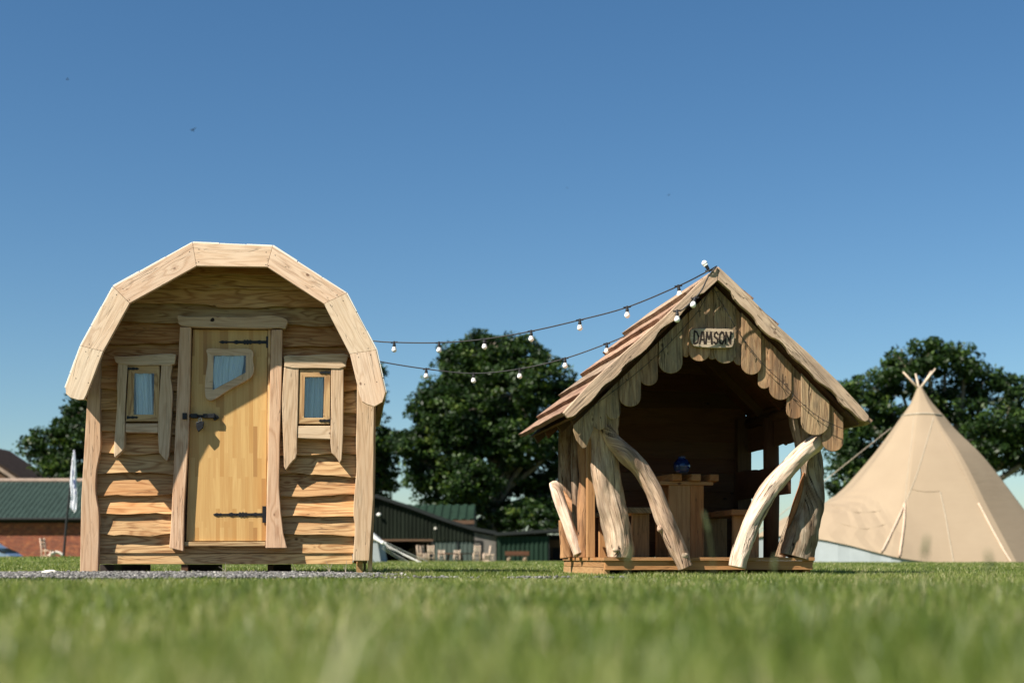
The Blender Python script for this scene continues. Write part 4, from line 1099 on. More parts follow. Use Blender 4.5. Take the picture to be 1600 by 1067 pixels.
tree('oak_tree', 'wide oak crown behind the tipi at the right edge', 'tree', 100,
     [(1328, 628, 30, 32), (1330, 690, 40, 40), (1372, 604, 34, 32), (1408, 575, 34, 30), (1440, 562, 32, 26), (1474, 566, 30, 26), (1506, 568, 28, 28), (1540, 595, 30, 26), (1576, 612, 30, 26), (1614, 625, 34, 32), (1420, 640, 60, 44), (1500, 630, 55, 40),
      (1560, 665, 48, 34), (1600, 690, 50, 40), (1640, 690, 50, 50), (1380, 690, 52, 50), (1520, 700, 50, 36), (1590, 722, 34, 16), (1320, 745, 34, 36), (1370, 760, 50, 44), (1450, 740, 60, 50)], 1490, 12, .95, .19, G_T, .8)
tree('oak_tree', 'rounded oak left of the cabin above the brick barn', 'tree', 108,
     [(62, 700, 24, 18), (78, 684, 22, 16), (100, 672, 22, 20), (118, 700, 30, 26), (88, 722, 34, 22), (130, 650, 24, 30), (136, 622, 16, 18), (160, 680, 40, 40), (185, 720, 40, 40), (110, 745, 40, 20), (150, 745, 40, 20), (200, 650, 34, 34)], 140, 13, 1.15, .19, G_T, .55)
tree('oak_tree', 'tree mostly hidden behind the cabin, its edge beside the right post', 'tree', 122,
     [(555, 690, 46, 40), (592, 686, 24, 18), (602, 716, 18, 20), (560, 740, 44, 34), (604, 745, 14, 20), (586, 590, 14, 20), (560, 630, 38, 40), (588, 765, 26, 18), (612, 690, 14, 10)], 545, 14, 1.1, .2, G_T, .55)
def hedge(name, x0, x1, Y, h, label):
    q = np.random.default_rng(21); b0 = P(x0, HY, Y); b1 = P(x1, HY, Y); L = b1.x - b0.x
    root = empty(name, (b0.x, Y, 0)); tag(root, label, 'hedge')
    n = int(L * 500); x = q.uniform(0, L, n); hh = h * (.85 + .15 * np.sin(x * .9) + .08 * np.sin(x * 2.7)); z = q.uniform(.05, 1, n) ** .8 * hh; y = q.normal(0, .6, n)
    pos = np.stack([x, y, z], 1); u = q.normal(size=(n, 3)); u /= np.linalg.norm(u, axis=1)[:, None]; w = q.normal(size=(n, 3)); w -= (w * u).sum(1)[:, None] * u; w /= np.linalg.norm(w, axis=1)[:, None]
    s = q.uniform(.12, .26, (n, 1)); V = np.stack([pos - u * s, pos - w * s * .6, pos + u * s, pos + w * s * .6], 1).reshape(-1, 3)
    o = np_mesh('foliage', V, np.arange(n * 4), np.full(n, 4), M['leaf'], np.clip(q.normal(.35, .2, n), 0, 1)); o.parent = root
    b = MB()
    for k in range(int(L / 1.5)): b.tube([(k * 1.5 + .5, 0, -.05), (k * 1.5 + .6, .1, h * .7)], [.06, .03], 6)
    b.build('stem', M['bark'], root)
hedge('hedge', 770, 1340, 124, 2.3, 'low dark hedge behind the green sheds, seen past the shelter')

# ------------------------------------------------------------------ buildings behind
def ribbed(b, x0, x1, top, bot, y, pitch, dep, T=None, m=0):
    """vertical ribbed sheet between bot(x) and top(x)"""
    T = T or (lambda x, y, z: (x, y, z)); x = x0; prev = None; prof = [(0, 0), (.35, 0), (.45, -1), (.85, -1), (1, 0)]
    xs = []
    k = 0
    while x0 + k * pitch < x1:
        for u, d in prof[:-1]:
            xx = x0 + (k + u) * pitch
            if xx < x1: xs.append((xx, d * dep))
        k += 1
    xs.append((x1, 0))
    for xx, d in xs:
        i = len(b.V); b.V.append(Vector(T(xx, y + d, bot(xx)))); b.V.append(Vector(T(xx, y + d, top(xx))))
        if prev is not None: b.face([prev, i, i + 1, prev + 1], [(0, 0)] * 4, .5, m)
        prev = i
def barn():
    Y = 88; o = P(60, HY, Y); o.z = 0; root = empty('brick_barn', o); tag(root, 'long low red brick barn with ribbed green roof', 'barn')
    X = lambda px: (px - 60) / FPX * Y; Z = lambda py, yy=Y: CAMZ + (HY - py) / FPX * yy
    x0, x1 = X(-160), X(420); ze = Z(808); zr = Z(754, Y + 5)
    b = MB(); b.box(x0, x1, 0, .3, 0, ze); b.box(x0, x0 + .3, .3, 9.7, 0, ze); b.box(x1 - .3, x1, .3, 9.7, 0, ze); b.box(x0, x1, 9.7, 10, 0, ze)
    b.prism([(0.01, ze), (9.99, ze), (5, zr - .1)], x0 + .02, x0 + .3, T=lambda a, t, c: (t, a, c)); b.prism([(0.01, ze), (9.99, ze), (5, zr - .1)], x1 - .3, x1 - .02, T=lambda a, t, c: (t, a, c))
    b.build('wall', M['brick'], root)
    b = MB(); sl = math.hypot(5.5, zr - ze + .2)
    ribbed(b, x0 - .2, x1 + .2, lambda x: sl, lambda x: 0, 0, .32, .045, T=lambda x, y, z: (x, -.5 + z / sl * 5.5 + y * .5, ze - .12 + z / sl * (zr - ze + .2) - y * .8))
    ribbed(b, x0 - .2, x1 + .2, lambda x: sl, lambda x: 0, 0, .32, .045, T=lambda x, y, z: (x, 10.5 - z / sl * 5.5 - y * .5, ze - .12 + z / sl * (zr - ze + .2) - y * .8))
    r_ = b.build('roof', M['greenroof'], root)
    b = MB(); b.tube([(x0 - .2, 5, zr + .12), (x1 + .2, 5, zr + .12)], [.17, .17], 8); b.build('ridge_cap', M['ridge'], r_)
    b = MB(); b.tube([(x0, -.52, ze - .12), (x1, -.52, ze - .12)], [.08, .08], 8); b.build('gutter', M['black'], root)
    b = MB(); b.box(x0, x1, -.02, -.005, ze - .35, ze, 'x'); b.build('eave_strip', M['black'], root)  # black strip painted in for the shadow under the eave
barn()
def barn2():
    Y = 112; o = P(-60, HY, Y); o.z = 0; root = empty('farm_building', o); tag(root, 'dark brown gabled farm building rising behind the brick barn', 'building')
    X = lambda px: (px + 60) / FPX * Y; Z = lambda py: CAMZ + (HY - py) / FPX * Y
    xa, za = X(-50), Z(690); s = (Z(719) - Z(751)) / (X(48) - X(0))
    w = 8.0
    b = MB(); b.prism([(xa - w, 0), (xa + w, 0), (xa + w, za - s * w - .25), (xa, za - .25), (xa - w, za - s * w - .25)], .0, 9.0); b.build('wall', M['brown'], root)
    for sd in (-1, 1):
        b = MB(); b.prism([(xa, za - .2), (xa + sd * (w + .4), za - .2 - s * (w + .4)), (xa + sd * (w + .4), za - s * (w + .4)), (xa, za)], -.3, 9.3, g=(1, 0)); b.build('roof', M['brownroof'], root)
        b = MB(); b.prism([(xa, za - .55), (xa + sd * (w + .3), za - .55 - s * (w + .3)), (xa + sd * (w + .3), za - .24 - s * (w + .3)), (xa, za - .24)], -.36, -.301); b.build('verge_board', M['ridge'], root)
barn2()
def shed():
    Y = 96; o = P(600, HY, Y); o.z = 0; root = empty('green_farm_shed', o); tag(root, 'large dark olive metal shed with sloping roofline and open bay', 'shed')
    X = lambda px: (px - 600) / FPX * Y; Z = lambda py: CAMZ + (HY - py) / FPX * Y
    line = [(440, 835), (588, 778), (640, 795), (700, 817), (740, 829), (776, 836)]
    def top(x):
        for (a, c), (e, g) in zip(line[:-1], line[1:]):
            if X(a) <= x <= X(e) + 1e-6: return Z(c) + (Z(g) - Z(c)) * (x - X(a)) / (X(e) - X(a))
        return Z(line[-1][1])
    b = MB(); ribbed(b, X(440), X(677), top, lambda x: Z(842), 0, .26, .05); ribbed(b, X(677), X(741), top, lambda x: Z(845), -.02, .26, .05)
    ribbed(b, X(440), X(560), lambda x: Z(842), lambda x: 0, 0, .26, .05)
    b.build('wall', M['olive'], root)
    b = MB(); b.box(X(560), X(677), -.06, .1, Z(845), Z(842) - .005, 'x'); b.build('lintel_beam', M['rust'], root)
    b = MB(); b.box(X(441), X(775), 7, 7.2, 0, Z(838)); b.box(X(441), X(441) + .2, .2, 7, 0, Z(838)); b.box(X(560), X(677), 1.5, 6.9, 0.0, .02); b.build('rear_wall', M['black'], root)  # black walls and floor sheet give the bay its shade by colour
    b = MB()
    for (a, c), (e, g) in zip(line[:-1], line[1:]):
        b.prism([(X(a), Z(c) + .02), (X(e), Z(g) + .02), (X(e), Z(g) + .26), (X(a), Z(c) + .26)], -.35, 8, g=(1, 0))
    b.build('roof', M['darkroof'], root)
    for a, c in ((678, 714), (717, 740)):
        b = MB(); ribbed(b, X(a), X(c), lambda x: Z(846), lambda x: .02, .05, .3, .03); b.build('panel_door', M['doorgrey'], root)
    b = MB(); b.box(X(714.2), X(716.8), -.05, .12, 0, Z(846)); b.box(X(674), X(677.5), -.05, .12, 0, Z(845)); b.build('door_post', M['darkroof'], root)
    b = MB(); b.prism([(X(741.5), 0), (X(775), 0), (X(775), Z(838.5)), (X(741.5), Z(831))], -.03, .3); b.build('end_wall', M['concrete'], root)
    b = MB(); b.box(X(750), X(754), -.09, -.035, 0, Z(846)); b.box(X(741.5), X(754), -.09, -.036, Z(846) + .001, Z(844)); b.build('door_frame', M['black'], root)
    b = MB(); b.ball((X(592.5), -.28, Z(804)), .13, 10, 7, (1.1, .7, .9)); b.tube([(X(592.5), -.2, Z(804)), (X(592.5), 0, Z(803))], [.04, .04], 6); b.build('floodlight', M['white'], root, smooth=True)
    b = MB(); b.tube([(X(680), -.1, Z(825)), (X(680), -.02, Z(825))], [.09, .09], 8); b.build('wall_lamp', M['stone'], root)
shed()
def highroof():
    Y = 106; o = P(690, HY, Y); o.z = 0; root = empty('raised_roof_barn', o); tag(root, 'barn with bright green seamed roof rising above the olive shed', 'barn')
    X = lambda px: (px - 690) / FPX * Y; Z = lambda py, yy=Y: CAMZ + (HY - py) / FPX * yy
    b = MB(); ze = Z(812); zr = Z(789, Y + 4); sl = math.hypot(4, zr - ze)
    ribbed(b, X(560), X(741), lambda x: sl, lambda x: 0, 0, .62, .09, T=lambda x, y, z: (x, z / sl * 4 + y * .3, ze + z / sl * (zr - ze) - y * .9))
    r_ = b.build('roof', M['green'], root)
    b = MB(); ribbed(b, X(560), X(741), lambda x: sl, lambda x: 0, 0, .62, .09, T=lambda x, y, z: (x, 8 - z / sl * 4 - y * .3, ze + z / sl * (zr - ze) - y * .9)); b.build('roof', M['green'], root)
    b = MB(); b.box(X(560), X(741), -.05, .0, ze - .3, ze - .02, 'x'); b.build('eave_strip', M['rust'], root)
    b = MB(); b.box(X(561), X(740), .05, .3, 0, ze - .05); b.prism([(.3, ze - .05), (7.7, ze - .05), (4, zr - .1)], X(739), X(741), T=lambda a, t, c: (t, a, c)); b.box(X(739), X(741), .3, 7.7, 0, ze - .06); b.build('wall', M['concrete'], root)
highroof()
def lowshed():
    Y = 92; o = P(820, HY, Y); o.z = 0; root = empty('low_green_shed', o); tag(root, 'low bright green corrugated shed with a flat dark roof', 'shed')
    X = lambda px: (px - 820) / FPX * Y; Z = lambda py: CAMZ + (HY - py) / FPX * Y
    b = MB(); ribbed(b, X(776.5), X(857), lambda x: Z(837.5), lambda x: .0, 0, .30, .06); b.build('wall', M['green'], root)
    b = MB(); b.prism([(X(773), Z(837) + .01), (X(900), Z(829)), (X(900), Z(824)), (X(773), Z(832))], -.4, 5, g=(1, 0)); b.build('roof', M['darkroof'], root)
    b = MB(); b.box(X(857), X(858.5), 0, .15, 0, Z(832.5)); b.box(X(898), X(899.5), 0, .15, 0, Z(830.5)); b.build('post', M['darkroof'], root)
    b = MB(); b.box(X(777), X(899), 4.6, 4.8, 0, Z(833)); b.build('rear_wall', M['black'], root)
    b = MB(); b.box(X(859), X(898), 1.0, 1.2, Z(855), Z(843), 'x'); b.box(X(862), X(864), 1.2, 1.3, 0, Z(855)); b.box(X(890), X(892), 1.2, 1.3, 0, Z(855)); b.build('rail_board', M['brown'], root)
lowshed()

# ------------------------------------------------------------------ tipi
def tipi():
    Y = 58.0; apx = P(1437, 606, Y); o = Vector((apx.x, Y, 0)); root = empty('tipi_tent', o)
    tag(root, 'giant sand coloured canvas tipi with crossed pole tips', 'tent')
    k = Y / FPX; H = apx.z
    def Zp(py): return CAMZ + (HY - py) * k
    pr = [(4 * k, 606), (20 * k, 630), (36 * k, 648), (60 * k, 676), (94 * k, 709), (126 * k, 748), (163 * k, 798), (200 * k, 845), (226 * k, 878.3)]   # steep side
    pl = [(4 * k, 606), (14 * k, 630), (24 * k, 645), (52 * k, 684), (77 * k, 716), (100 * k, 742), (124 * k, 766), (157 * k, 785), (205 * k, 800), (270 * k, 838)]        # flared side towards the next hat
    def prof(p, s):
        x = s * (len(p) - 1); i = min(int(x), len(p) - 2); t = x - i
        return p[i][0] + (p[i + 1][0] - p[i][0]) * t, p[i][1] + (p[i + 1][1] - p[i][1]) * t
    pr = [(a_ * .94, b_) for a_, b_ in pr]; pr_s = catmull(pr, 5); pl_s = catmull(pl, 5)
    NA = 96; NS = 36; b = MB(); nfac = 8
    for j in range(NS + 1):
        s = j / NS
        for i in range(NA):
            a = 2 * math.pi * i / NA
            w = max(0, math.cos(a - math.pi * 1.03)); w = smooth(w) ** 2.3
            r1, y1 = prof(pr_s, s); r2, y2 = prof(pl_s, s)
            r = r1 + (r2 - r1) * w; yy = y1 + (y2 - y1) * w
            fa = (a - R(291)) % (2 * math.pi / nfac) - math.pi / nfac
            fc = math.cos(math.pi / nfac) / math.cos(fa); r *= (1 - .95 * (1 - fc)) * (1.0 + .015 * (1 - w))
            # wrinkles on the flared side
            r += .075 * w * math.sin(yy * .55 + a * 3) * smooth((s - .6) * 4)
            b.V.append(Vector((r * math.cos(a), r * math.sin(a), Zp(yy))))
    for j in range(NS):
        for i in range(NA):
            m_ = (i + 1) % NA; b.face([j * NA + i, (j + 1) * NA + i, (j + 1) * NA + m_, j * NA + m_], [(0, 0)] * 4, .5)
    cv = b.build('canvas', M['canvas'], root)
    vs = [o + v for v in b.V]; bvh = BVHTree.FromPolygons([tuple(v) for v in vs], b.F)
    def hit(px, py, off=.05):
        d = Vector(((px - CX) / FPX, 1, (HY - py) / FPX)).normalized(); c = Vector((0, 0, CAMZ))
        h = bvh.ray_cast(c, d)[0]
        return (h - d * off - o) if h else (P(px, py, Y) - o)
    # low wall below the flared hem
    b = MB()
    for i in range(NA):
        a = 2 * math.pi * i / NA; m_ = (i + 1) % NA
        v0 = b_v = None
    row = [cv.data.vertices[NS * NA + i].co.copy() for i in range(NA)] if len(cv.data.vertices) == (NS + 1) * NA else [Vector(vs[NS * NA + i]) - o for i in range(NA)]
    wallv = MB()
    for i in range(NA):
        m_ = (i + 1) % NA; p, q = row[i], row[m_]
        if p.z > .06 or q.z > .06:
            base = len(wallv.V)
            for v, z in ((p, p.z + .03), (q, q.z + .03), (q, .0), (p, .0)):
                wallv.V.append(Vector((v.x * .985, v.y * .985, z)))
            wallv.face([base, base + 1, base + 2, base + 3], [(0, 0)] * 4, .5)
    if wallv.F: wallv.build('side_wall', M['greywall'], root)
    # pole tips
    for (p0, p1) in (((1440, 612), (1411, 581)), ((1437, 612), (1430.5, 584)), ((1433, 612), (1461.5, 576)), ((1436, 612), (1455, 580))):
        a_ = P(p0[0], p0[1], Y) - o; c_ = P(p1[0], p1[1], Y + rng.uniform(-.5, .5)) - o
        b = MB(); b.tube([a_, a_.lerp(c_, .5), c_], [.04, .04, .03], 8, .05); b.build('pole_tip', M['paleFurn'], root, smooth=True)
    # seams, added wrinkle strips, rope band, zip, laced pole sleeves
    def line(name, pts, r_, mat, off=.03, lump=0):
        b = MB(); C3 = [hit(a, c, off) for a, c in catmull(pts, 8)]; b.tube(C3, [r_] * len(C3), 7, lump); return b.build(name, M[mat], root, smooth=True)
    line('rope_band', [(1412, 648.5), (1425, 646.8), (1445, 646), (1460, 647), (1471, 648.5)], .035, 'rope')
    line('seam_or_wrinkle', [(1459, 652), (1445, 700), (1431, 745), (1415, 785)], .016, 'rope', .005)
    line('seam_or_wrinkle', [(1428, 650), (1423, 700), (1417, 750), (1414, 785)], .012, 'rope', .002)
    line('seam_or_wrinkle', [(1460, 653), (1490, 712), (1527, 783), (1552, 830), (1580, 878)], .012, 'canvas', .004)
    line('seam_or_wrinkle', [(1300, 790), (1340, 800), (1375, 798)], .014, 'canvas', .0)  # this strip and the next are added to imitate canvas wrinkles
    line('seam_or_wrinkle', [(1305, 815), (1350, 826), (1385, 818)], .014, 'canvas', .0)
    line('zip', [(1469, 768), (1477, 805), (1484, 845), (1490, 878)], .018, 'rope', .01)
    line('seam_or_wrinkle', [(1425, 764), (1445, 768), (1468, 767)], .012, 'canvas', .01)
    line('laced_pole', [(1414, 785), (1401, 815), (1384, 850), (1369, 879)], .034, 'paleFurn', .06, .12)
    line('laced_pole', [(1414, 787), (1412, 820), (1408, 850), (1404, 879)], .034, 'paleFurn', .06, .12)
    line('laced_pole', [(1529, 786), (1548, 822), (1566, 855), (1580, 878)], .034, 'paleFurn', .06, .12)
    # guy rope
    b = MB(); a_ = P(1393, 668, Y - .4) - o; c_ = P(1272, 764, Y - 1) - o; e_ = P(1150, 855, Y - 2) - o
    b.tube([a_, c_, Vector((e_.x, e_.y, e_.z)), Vector((e_.x - 1.2, e_.y - .1, 0.0))], [.017] * 4, 7); b.build('guy_rope', M['rope'], root, smooth=True)
tipi()

# ------------------------------------------------------------------ furniture, flag, car, marquee
def chair_proto():
    root = empty('wooden_chair')
    b = MB(); b.prism(chaikin([(-.2, -.2), (.2, -.2), (.18, .2), (-.18, .2)], 1), .44, .475, T=lambda a, t, c: (a, c, t)); b.build('seat', M['paleFurn'], root)
    for x, y, z in ((-.18, -.18, .44), (.18, -.18, .44)):
        b = MB(); b.tube([(x * 1.05, y * 1.05, 0), (x, y, z)], [.022, .026], 7); b.build('leg', M['paleFurn'], root, smooth=True)
    for x in (-.17, .17):
        b = MB(); b.tube([(x * 1.05, .2, 0), (x, .18, .45), (x * 1.04, .24, .93)], [.022, .028, .022], 7); b.build('leg', M['paleFurn'], root, smooth=True)
    b = MB()
    for z, h in ((.86, .06), (.72, .05), (.60, .04)): b.box(-.17, .17, .18 + (z - .45) * .12, .205 + (z - .45) * .12, z - h / 2 - .01, z + h / 2)
    for x in (-.09, 0, .09): b.tube([(x, .215, .62), (x, .235, .84)], [.009, .009], 5)
    b.build('backrest', M['paleFurn'], root)
    b = MB()
    for y in (-.18, .19): b.tube([(-.18, y, .2), (.18, y, .2)], [.012, .012], 5)
    for x in (-.18, .18): b.tube([(x, -.18, .26), (x, .19, .26)], [.012, .012], 5); b.tube([(x, -.18, .14), (x, .19, .14)], [.012, .012], 5)
    b.build('stretcher', M['paleFurn'], root)
    return root
CH = chair_proto(); first = True
def chair(px, Y, rz, lab, grp=True):
    global first
    c = CH if first else copy_tree(CH); first = False
    p = P(px, HY, Y); c.location = (p.x, Y, ground_h(p.x, Y)); c.rotation_euler = (0, 0, R(rz)); c['label'] = lab; c['category'] = 'chair'
    if 'behind' in lab and 'round table' in lab: c.scale = (1, 1, .74)
    if grp: c['group'] = 'pale wooden chairs on the far lawn'
for px, Y, rz, lab in [(674, 82.5, 175, 'pale ladder-back chair seen square on at the left front of the table'), (658, 83.5, 80, 'pale chair side on, leftmost at the round table'),
                       (664, 85.0, 60, 'pale chair turned sideways just behind the leftmost one'), (690, 87.0, 5, 'pale chair behind the left end of the round table'),
                       (714, 87.5, 0, 'pale chair directly behind the middle of the round table'),
                       (745, 83.0, 190, 'pale chair with back to us at the right end of the table'), (760, 85.0, 275, 'pale chair side on beyond the right end of the table')]:
    chair(px, Y, rz, lab)
chair(75, 55, 82, 'single pale chair seen side on before the brick barn', True)
# fallen chairs
for px, Y, rz, lab in [(769, 84, 40, 'pale chair tipped on its back beside the round table'), (602, 80, 100, 'pale chair tipped over near the grey tent wall')]:
    c = copy_tree(CH); p = P(px, HY, Y); c.location = (p.x, Y, .2); c.rotation_euler = (R(-90), 0, R(rz)); c['label'] = lab; c['category'] = 'chair'; c['group'] = 'pale wooden chairs on the far lawn'
def round_table():
    Y = 84.5; p = P(711, HY, Y); root = empty('round_table', (p.x, Y, 0)); tag(root, 'low dark brown round wooden table ringed by pale chairs', 'table')
    b = MB(); n = 28; b.prism([(1.05 * math.cos(6.2832 * i / n), 1.05 * math.sin(6.2832 * i / n)) for i in range(n)], .42, .48, T=lambda a, t, c: (a, c, t)); b.build('table_top', M['brown'], root)
    for a in (.8, 2.4, 3.9, 5.5): b = MB(); b.tube([(.6 * math.cos(a), .6 * math.sin(a), 0), (.5 * math.cos(a), .5 * math.sin(a), .42)], [.05, .05], 7); b.build('leg', M['brown'], root)
round_table()
def bench():
    Y = 89; p = P(808, HY, Y); root = empty('log_bench', (p.x, Y, 0)); tag(root, 'rough brown plank bench on pale stumps before the green shed', 'bench')
    b = MB(); b.box(-.75, .75, -.2, .2, .34, .44, 'x'); b.build('seat', M['brown'], root)
    b = MB(); b.box(-.75, .75, .2, .25, .44, .62, 'x'); b.build('backrest', M['brown'], root)
    for x in (-.5, .5): b = MB(); b.tube([(x, 0, 0), (x, 0, .34)], [.15, .13], 9, .05); b.build('stump', M['log'], root, smooth=True)
bench()
def hoop():
    Y = 60; p = P(88, HY, Y); root = empty('arched_bench', (p.x, Y, 0)); tag(root, 'low grey arched bench between the single chair and the flag pole', 'bench')
    b = MB(); pts = [(-.3 + .6 * t, 0, .26 + .15 * math.sin(math.pi * t)) for t in [i / 10 for i in range(11)]]
    b.tube(pts, [.045] * 11, 8, flat=2.0); b.build('seat', M['stone'], root, smooth=True)
    for x in (-.27, .27): b = MB(); b.tube([(x, 0, 0), (x, 0, .3)], [.03, .03], 6); b.build('leg', M['darkroof'], root)
hoop()
def flag():
    Y = 48; f0 = P(98, HY, Y); root = empty('feather_flag', (f0.x, Y, ground_h(f0.x, Y))); tag(root, 'white feather flag with navy print on a leaning black pole', 'flag')
    Z = ground_h(f0.x, Y); q = lambda px, py: P(px, py, Y) - Vector((f0.x, Y, Z))
    pole = catmull([tuple(q(*c)) for c in ((99, 876), (104, 815), (110, 758), (113, 725), (116, 704))], 5)
    b = MB(); b.tube([Vector(c) for c in pole], [.045 - .0012 * i for i in range(len(pole))], 8); b.build('pole', M['rubber'], root, smooth=True)
    left = [(115.5, 703.5), (113.5, 715), (111.5, 735), (110.5, 755), (112.5, 775), (111, 792), (113.5, 797)]; right = [(117.5, 703.5), (119.5, 720), (120, 740), (121, 757), (121.2, 780), (120, 796), (117.5, 801.5)]
    b = MB(); nu = 8
    for j, (l, r_) in enumerate(zip(left, right)):
        for i in range(nu + 1):
            t = i / nu; v = q(l[0] + (r_[0] - l[0]) * t, l[1] + (r_[1] - l[1]) * t); v.y += -.06 + .035 * math.sin(t * 12 + j); b.V.append(v)
    for j in range(len(left) - 1):
        for i in range(nu):
            k = j * (nu + 1) + i; b.face([k, k + 1, k + nu + 2, k + nu + 1], [(0, 0)] * 4, .5)
    cl = b.build('flag_cloth', M['flag'], root, smooth=True); so = cl.modifiers.new('thick', 'SOLIDIFY'); so.thickness = .006
    b = MB()
    for a, c in (((115, 735), (117, 745)), ((116, 749), (119.5, 757)), ((117, 758), (119.8, 764)), ((118.4, 767), (120.2, 773))):
        v0 = q(*a); v1 = q(*c); b.box(v0.x, v1.x, -.115, -.108, v1.z, v0.z)
    b.build('print', M['flagmark'], cl)
flag()
def car():
    Y = 64; p = P(-44, HY, Y); root = empty('parked_car', (p.x, Y, 0)); tag(root, 'silver blue car nose at the left edge before the brick barn', 'car')
    side = [(-2.1, .35), (-2.15, .75), (-1.9, 1.0), (-1.3, 1.1), (-.9, 1.42), (.1, 1.46), (.55, 1.1), (1.3, .62), (1.95, .33), (2.08, .2), (2.0, .12), (-2.0, .2)]
    b = MB(); b.prism(chaikin([(x, z) for x, z in side], 2), -.85, .85); b.build('body', M['carpaint'], root, bevel=.05)
    b = MB(); b.prism([(-1.2, 1.06), (-.85, 1.36), (.08, 1.38), (.45, 1.08)], -.857, .857); b.build('side_window', M['carglass'], root)
    b = MB(); b.prism([(1.33, .60), (1.38, .62), (1.8, .43), (1.86, .35), (1.62, .40)], -.86, .86); b.build('headlight', M['carglass'], root)
    for x in (-1.35, 1.2):
        for y in (-.86, .7):
            b = MB(); b.tube([(x, y, .31), (x, y + .2, .31)], [.31, .31], 18); w = b.build('wheel', M['tyre'], root)
            b = MB(); b.tube([(x, y - .01, .31), (x, y + .21, .31)], [.2, .2], 14); b.build('rim', M['steel'], w)
car()
def marquee():
    Y = 56; o = P(560, HY, Y); o.z = 0; root = empty('guyed_tent', o); tag(root, 'corner of a white tent with grey wall and taut ropes beside the cabin', 'tent')
    q = lambda px, py, dy=0: P(px, py, Y) - o + Vector((0, dy, 0))
    b = MB(); ln = [(500, 775), (560, 815), (583, 834), (598, 847)]; lo = [(597, 849), (583, 842), (540, 842), (500, 842)]
    pts = [(q(a, c).x, q(a, c).z) for a, c in ln + lo]; b.prism(pts, 0, 1.0, g=(1, 0)); b.build('roof', M['white'], root, bevel=.02)
    b = MB(); pts = [(q(a, c).x, q(a, c).z) for a, c in ((500, 844), (589, 844), (594.5, 878), (500, 878))]; pts = [(x, max(z, 0)) for x, z in pts]; b.prism(pts, .1, 3.1); b.build('side_wall', M['greywall'], root)
    for y0 in (0.0, 1.2):
        b = MB(); b.ball(q(598, 847.5 + y0, -.05 + y0), .075, 8, 6); b.build('eave_knot', M['white'], root, smooth=True)
    for (a, c, dy, r_) in (((598, 848), (659, 876.2), -.3, .015), ((597, 850), (656, 877), -.1, .013), ((601, 846), (668, 876.5), 1.2, .012), ((599, 854), (638, 877), .6, .014), ((598, 857), (630, 876), 1.0, .014), ((572, 862), (588, 882), -8, .02)):
        p0 = q(*a, 0); p1 = q(*c, 0); p1 = Vector((p1.x, p1.y + dy, 0.0))
        b = MB(); b.tube([p0, p0.lerp(p1, .5) + Vector((0, 0, -.02)), p1], [r_] * 3, 6); b.build('guy_rope', M['whiterope'], root)
marquee()
# a pale stone on the edge of the gravel, wispy dry stems, birds
b = MB(); b.ball((0, 0, .022), .05, 10, 7, (1.4, .8, .55), jit=.25); o = b.build('stone', M['stone'], smooth=False); q = P(77, 899, 10.6); o.location = (q.x, 10.6, 0); tag(o, 'single white stone at the left end of the gravel', 'stone')
def weed(px, Y, hs, label):
    q = P(px, HY, Y); z0 = gravel_h(q.x, Y); root = empty('dry_weed', (q.x, Y, z0)); tag(root, label, 'weed', 'dry stems in the gravel by the cabin')
    for (lean, h) in hs:
        b = MB(); pts = catmull([(0, 0, -.01), (lean * .2, .01, h * .5), (lean, 0, h)], 4); b.tube([Vector(p) for p in pts], [.0032 * (1 - .6 * i / len(pts)) for i in range(len(pts))], 5); b.build('stem', M['rope'], root)
weed(515, 11.2, [(-.03, .11), (.02, .09), (-.055, .075)], 'dry stems rising before the beam left of the right corner post')
weed(540, 11.3, [(.01, .12), (-.02, .08)], 'pair of upright dry stems nearest the right corner post')
weed(462, 11.3, [(-.03, .09)], 'thin leaning dry stem below the right window')
weed(352, 11.2, [(.0, .10), (-.05, .06)], 'thin dry stem under the cabin door')
def bird(px, py, Y, rz, s, label):
    q = P(px, py, Y); root = empty('bird', q, rz); tag(root, label, 'bird', 'tiny dark birds high in the sky')
    b = MB(); b.tube([(-.10 * s, 0, 0), (-.05 * s, 0, .005), (0, 0, .01), (.06 * s, 0, .005), (.10 * s, 0, 0), (.17 * s, 0, 0)], [.012 * s, .03 * s, .038 * s, .028 * s, .012 * s, .02 * s], 8); b.build('body', M['bird'], root, smooth=True)
    for sd in (-1, 1):
        b = MB(); b.prism([(-.05 * s, 0), (.05 * s, 0), (.07 * s, .14 * s), (.1 * s, .28 * s), (.0, .15 * s)], 0, .006, T=lambda a, t, c: (a, sd * c, t + abs(c) * .5)); b.build('wing', M['bird'], root)
bird(105, 125, 70, .3, .5, 'tiny dark bird highest at the far left of the sky')
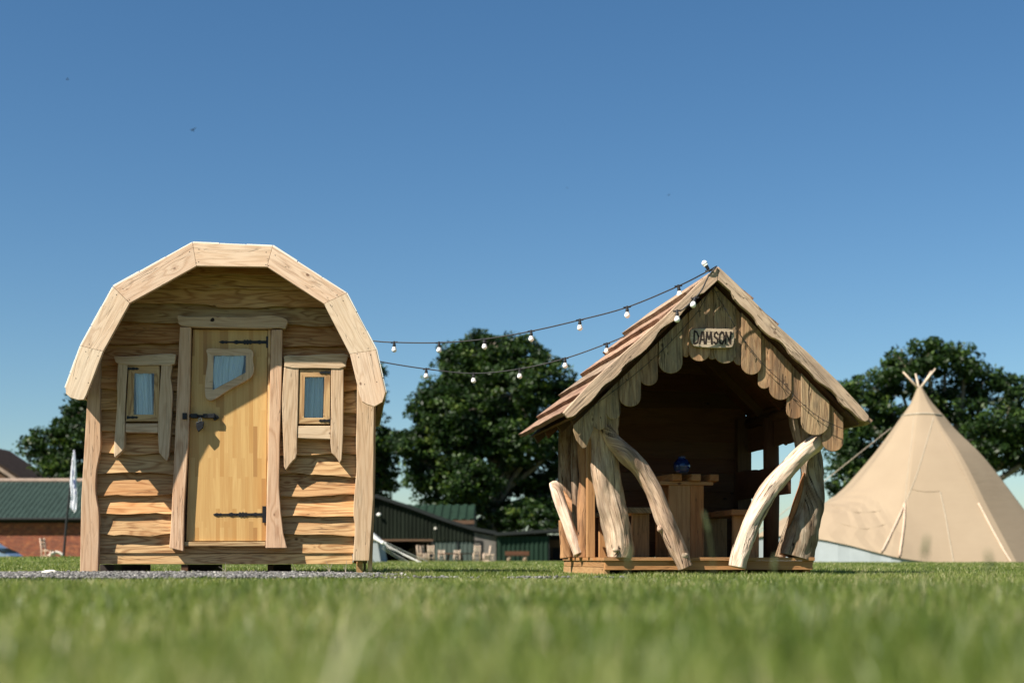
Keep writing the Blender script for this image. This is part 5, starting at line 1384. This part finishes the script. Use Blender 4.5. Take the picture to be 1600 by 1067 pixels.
bird(300, 204, 60, 1.0, .7, 'larger dark bird speck above the cabin')
bird(1044, 305.5, 90, .5, .5, 'tiny dark bird speck above the shelter')
bird(886, 294, 130, .2, .45, 'faintest tiny bird speck near the middle of the sky')
# ------------------------------------------------------------------ light, sky, camera
def av(x, y, z): return FA.r * x + FA.u * y + Vector((0, 0, z))
trav = av(1.65, 1.0, -1.98).normalized()
sun = bpy.data.lights.new('sun', 'SUN'); sun.energy = 5.0; sun.angle = R(.5); sun.color = (1.0, .93, .82)
so = bpy.data.objects.new('sun', sun); C.objects.link(so); so.rotation_euler = trav.to_track_quat('-Z', 'Y').to_euler(); so.location = (-10, -5, 15)
el = math.asin(-trav.z); az = math.atan2(-trav.x, -trav.y)       # clockwise from +Y
w = bpy.data.worlds.new('World'); bpy.context.scene.world = w; w.use_nodes = True
nt = w.node_tree; g = G(nt); bg = nt.nodes['Background']
sky = nt.nodes.new('ShaderNodeTexSky'); sky.sky_type = 'NISHITA'; sky.sun_disc = False
sky.sun_elevation = el; sky.sun_rotation = az; sky.altitude = 200; sky.air_density = 1.0; sky.dust_density = .5; sky.ozone_density = 3.0
hs = g.n('ShaderNodeHueSaturation', {'Hue': .5, 'Saturation': 1.2, 'Value': 1.0, 'Color': sky.outputs[0]})
g.link(g.mix(1.0, hs.outputs[0], (.95, 1.02, 1.01, 1), 'MULTIPLY'), bg.inputs[0]); bg.inputs[1].default_value = .0525
cam = bpy.data.cameras.new('camera'); co = bpy.data.objects.new('camera', cam); C.objects.link(co)
co.location = (0, 0, CAMZ); co.rotation_euler = (R(90), 0, 0)
cam.lens = 50; cam.sensor_width = 36; cam.shift_y = (HY - 533.5) / 1600; cam.clip_end = 8000; cam.clip_start = .02
cam.dof.use_dof = True; cam.dof.focus_distance = 12.3; cam.dof.aperture_fstop = 1.9
sc = bpy.context.scene; sc.camera = co
sc.view_settings.view_transform = 'Standard'; sc.view_settings.look = 'None'; sc.view_settings.exposure = 1.02; sc.view_settings.gamma = 1
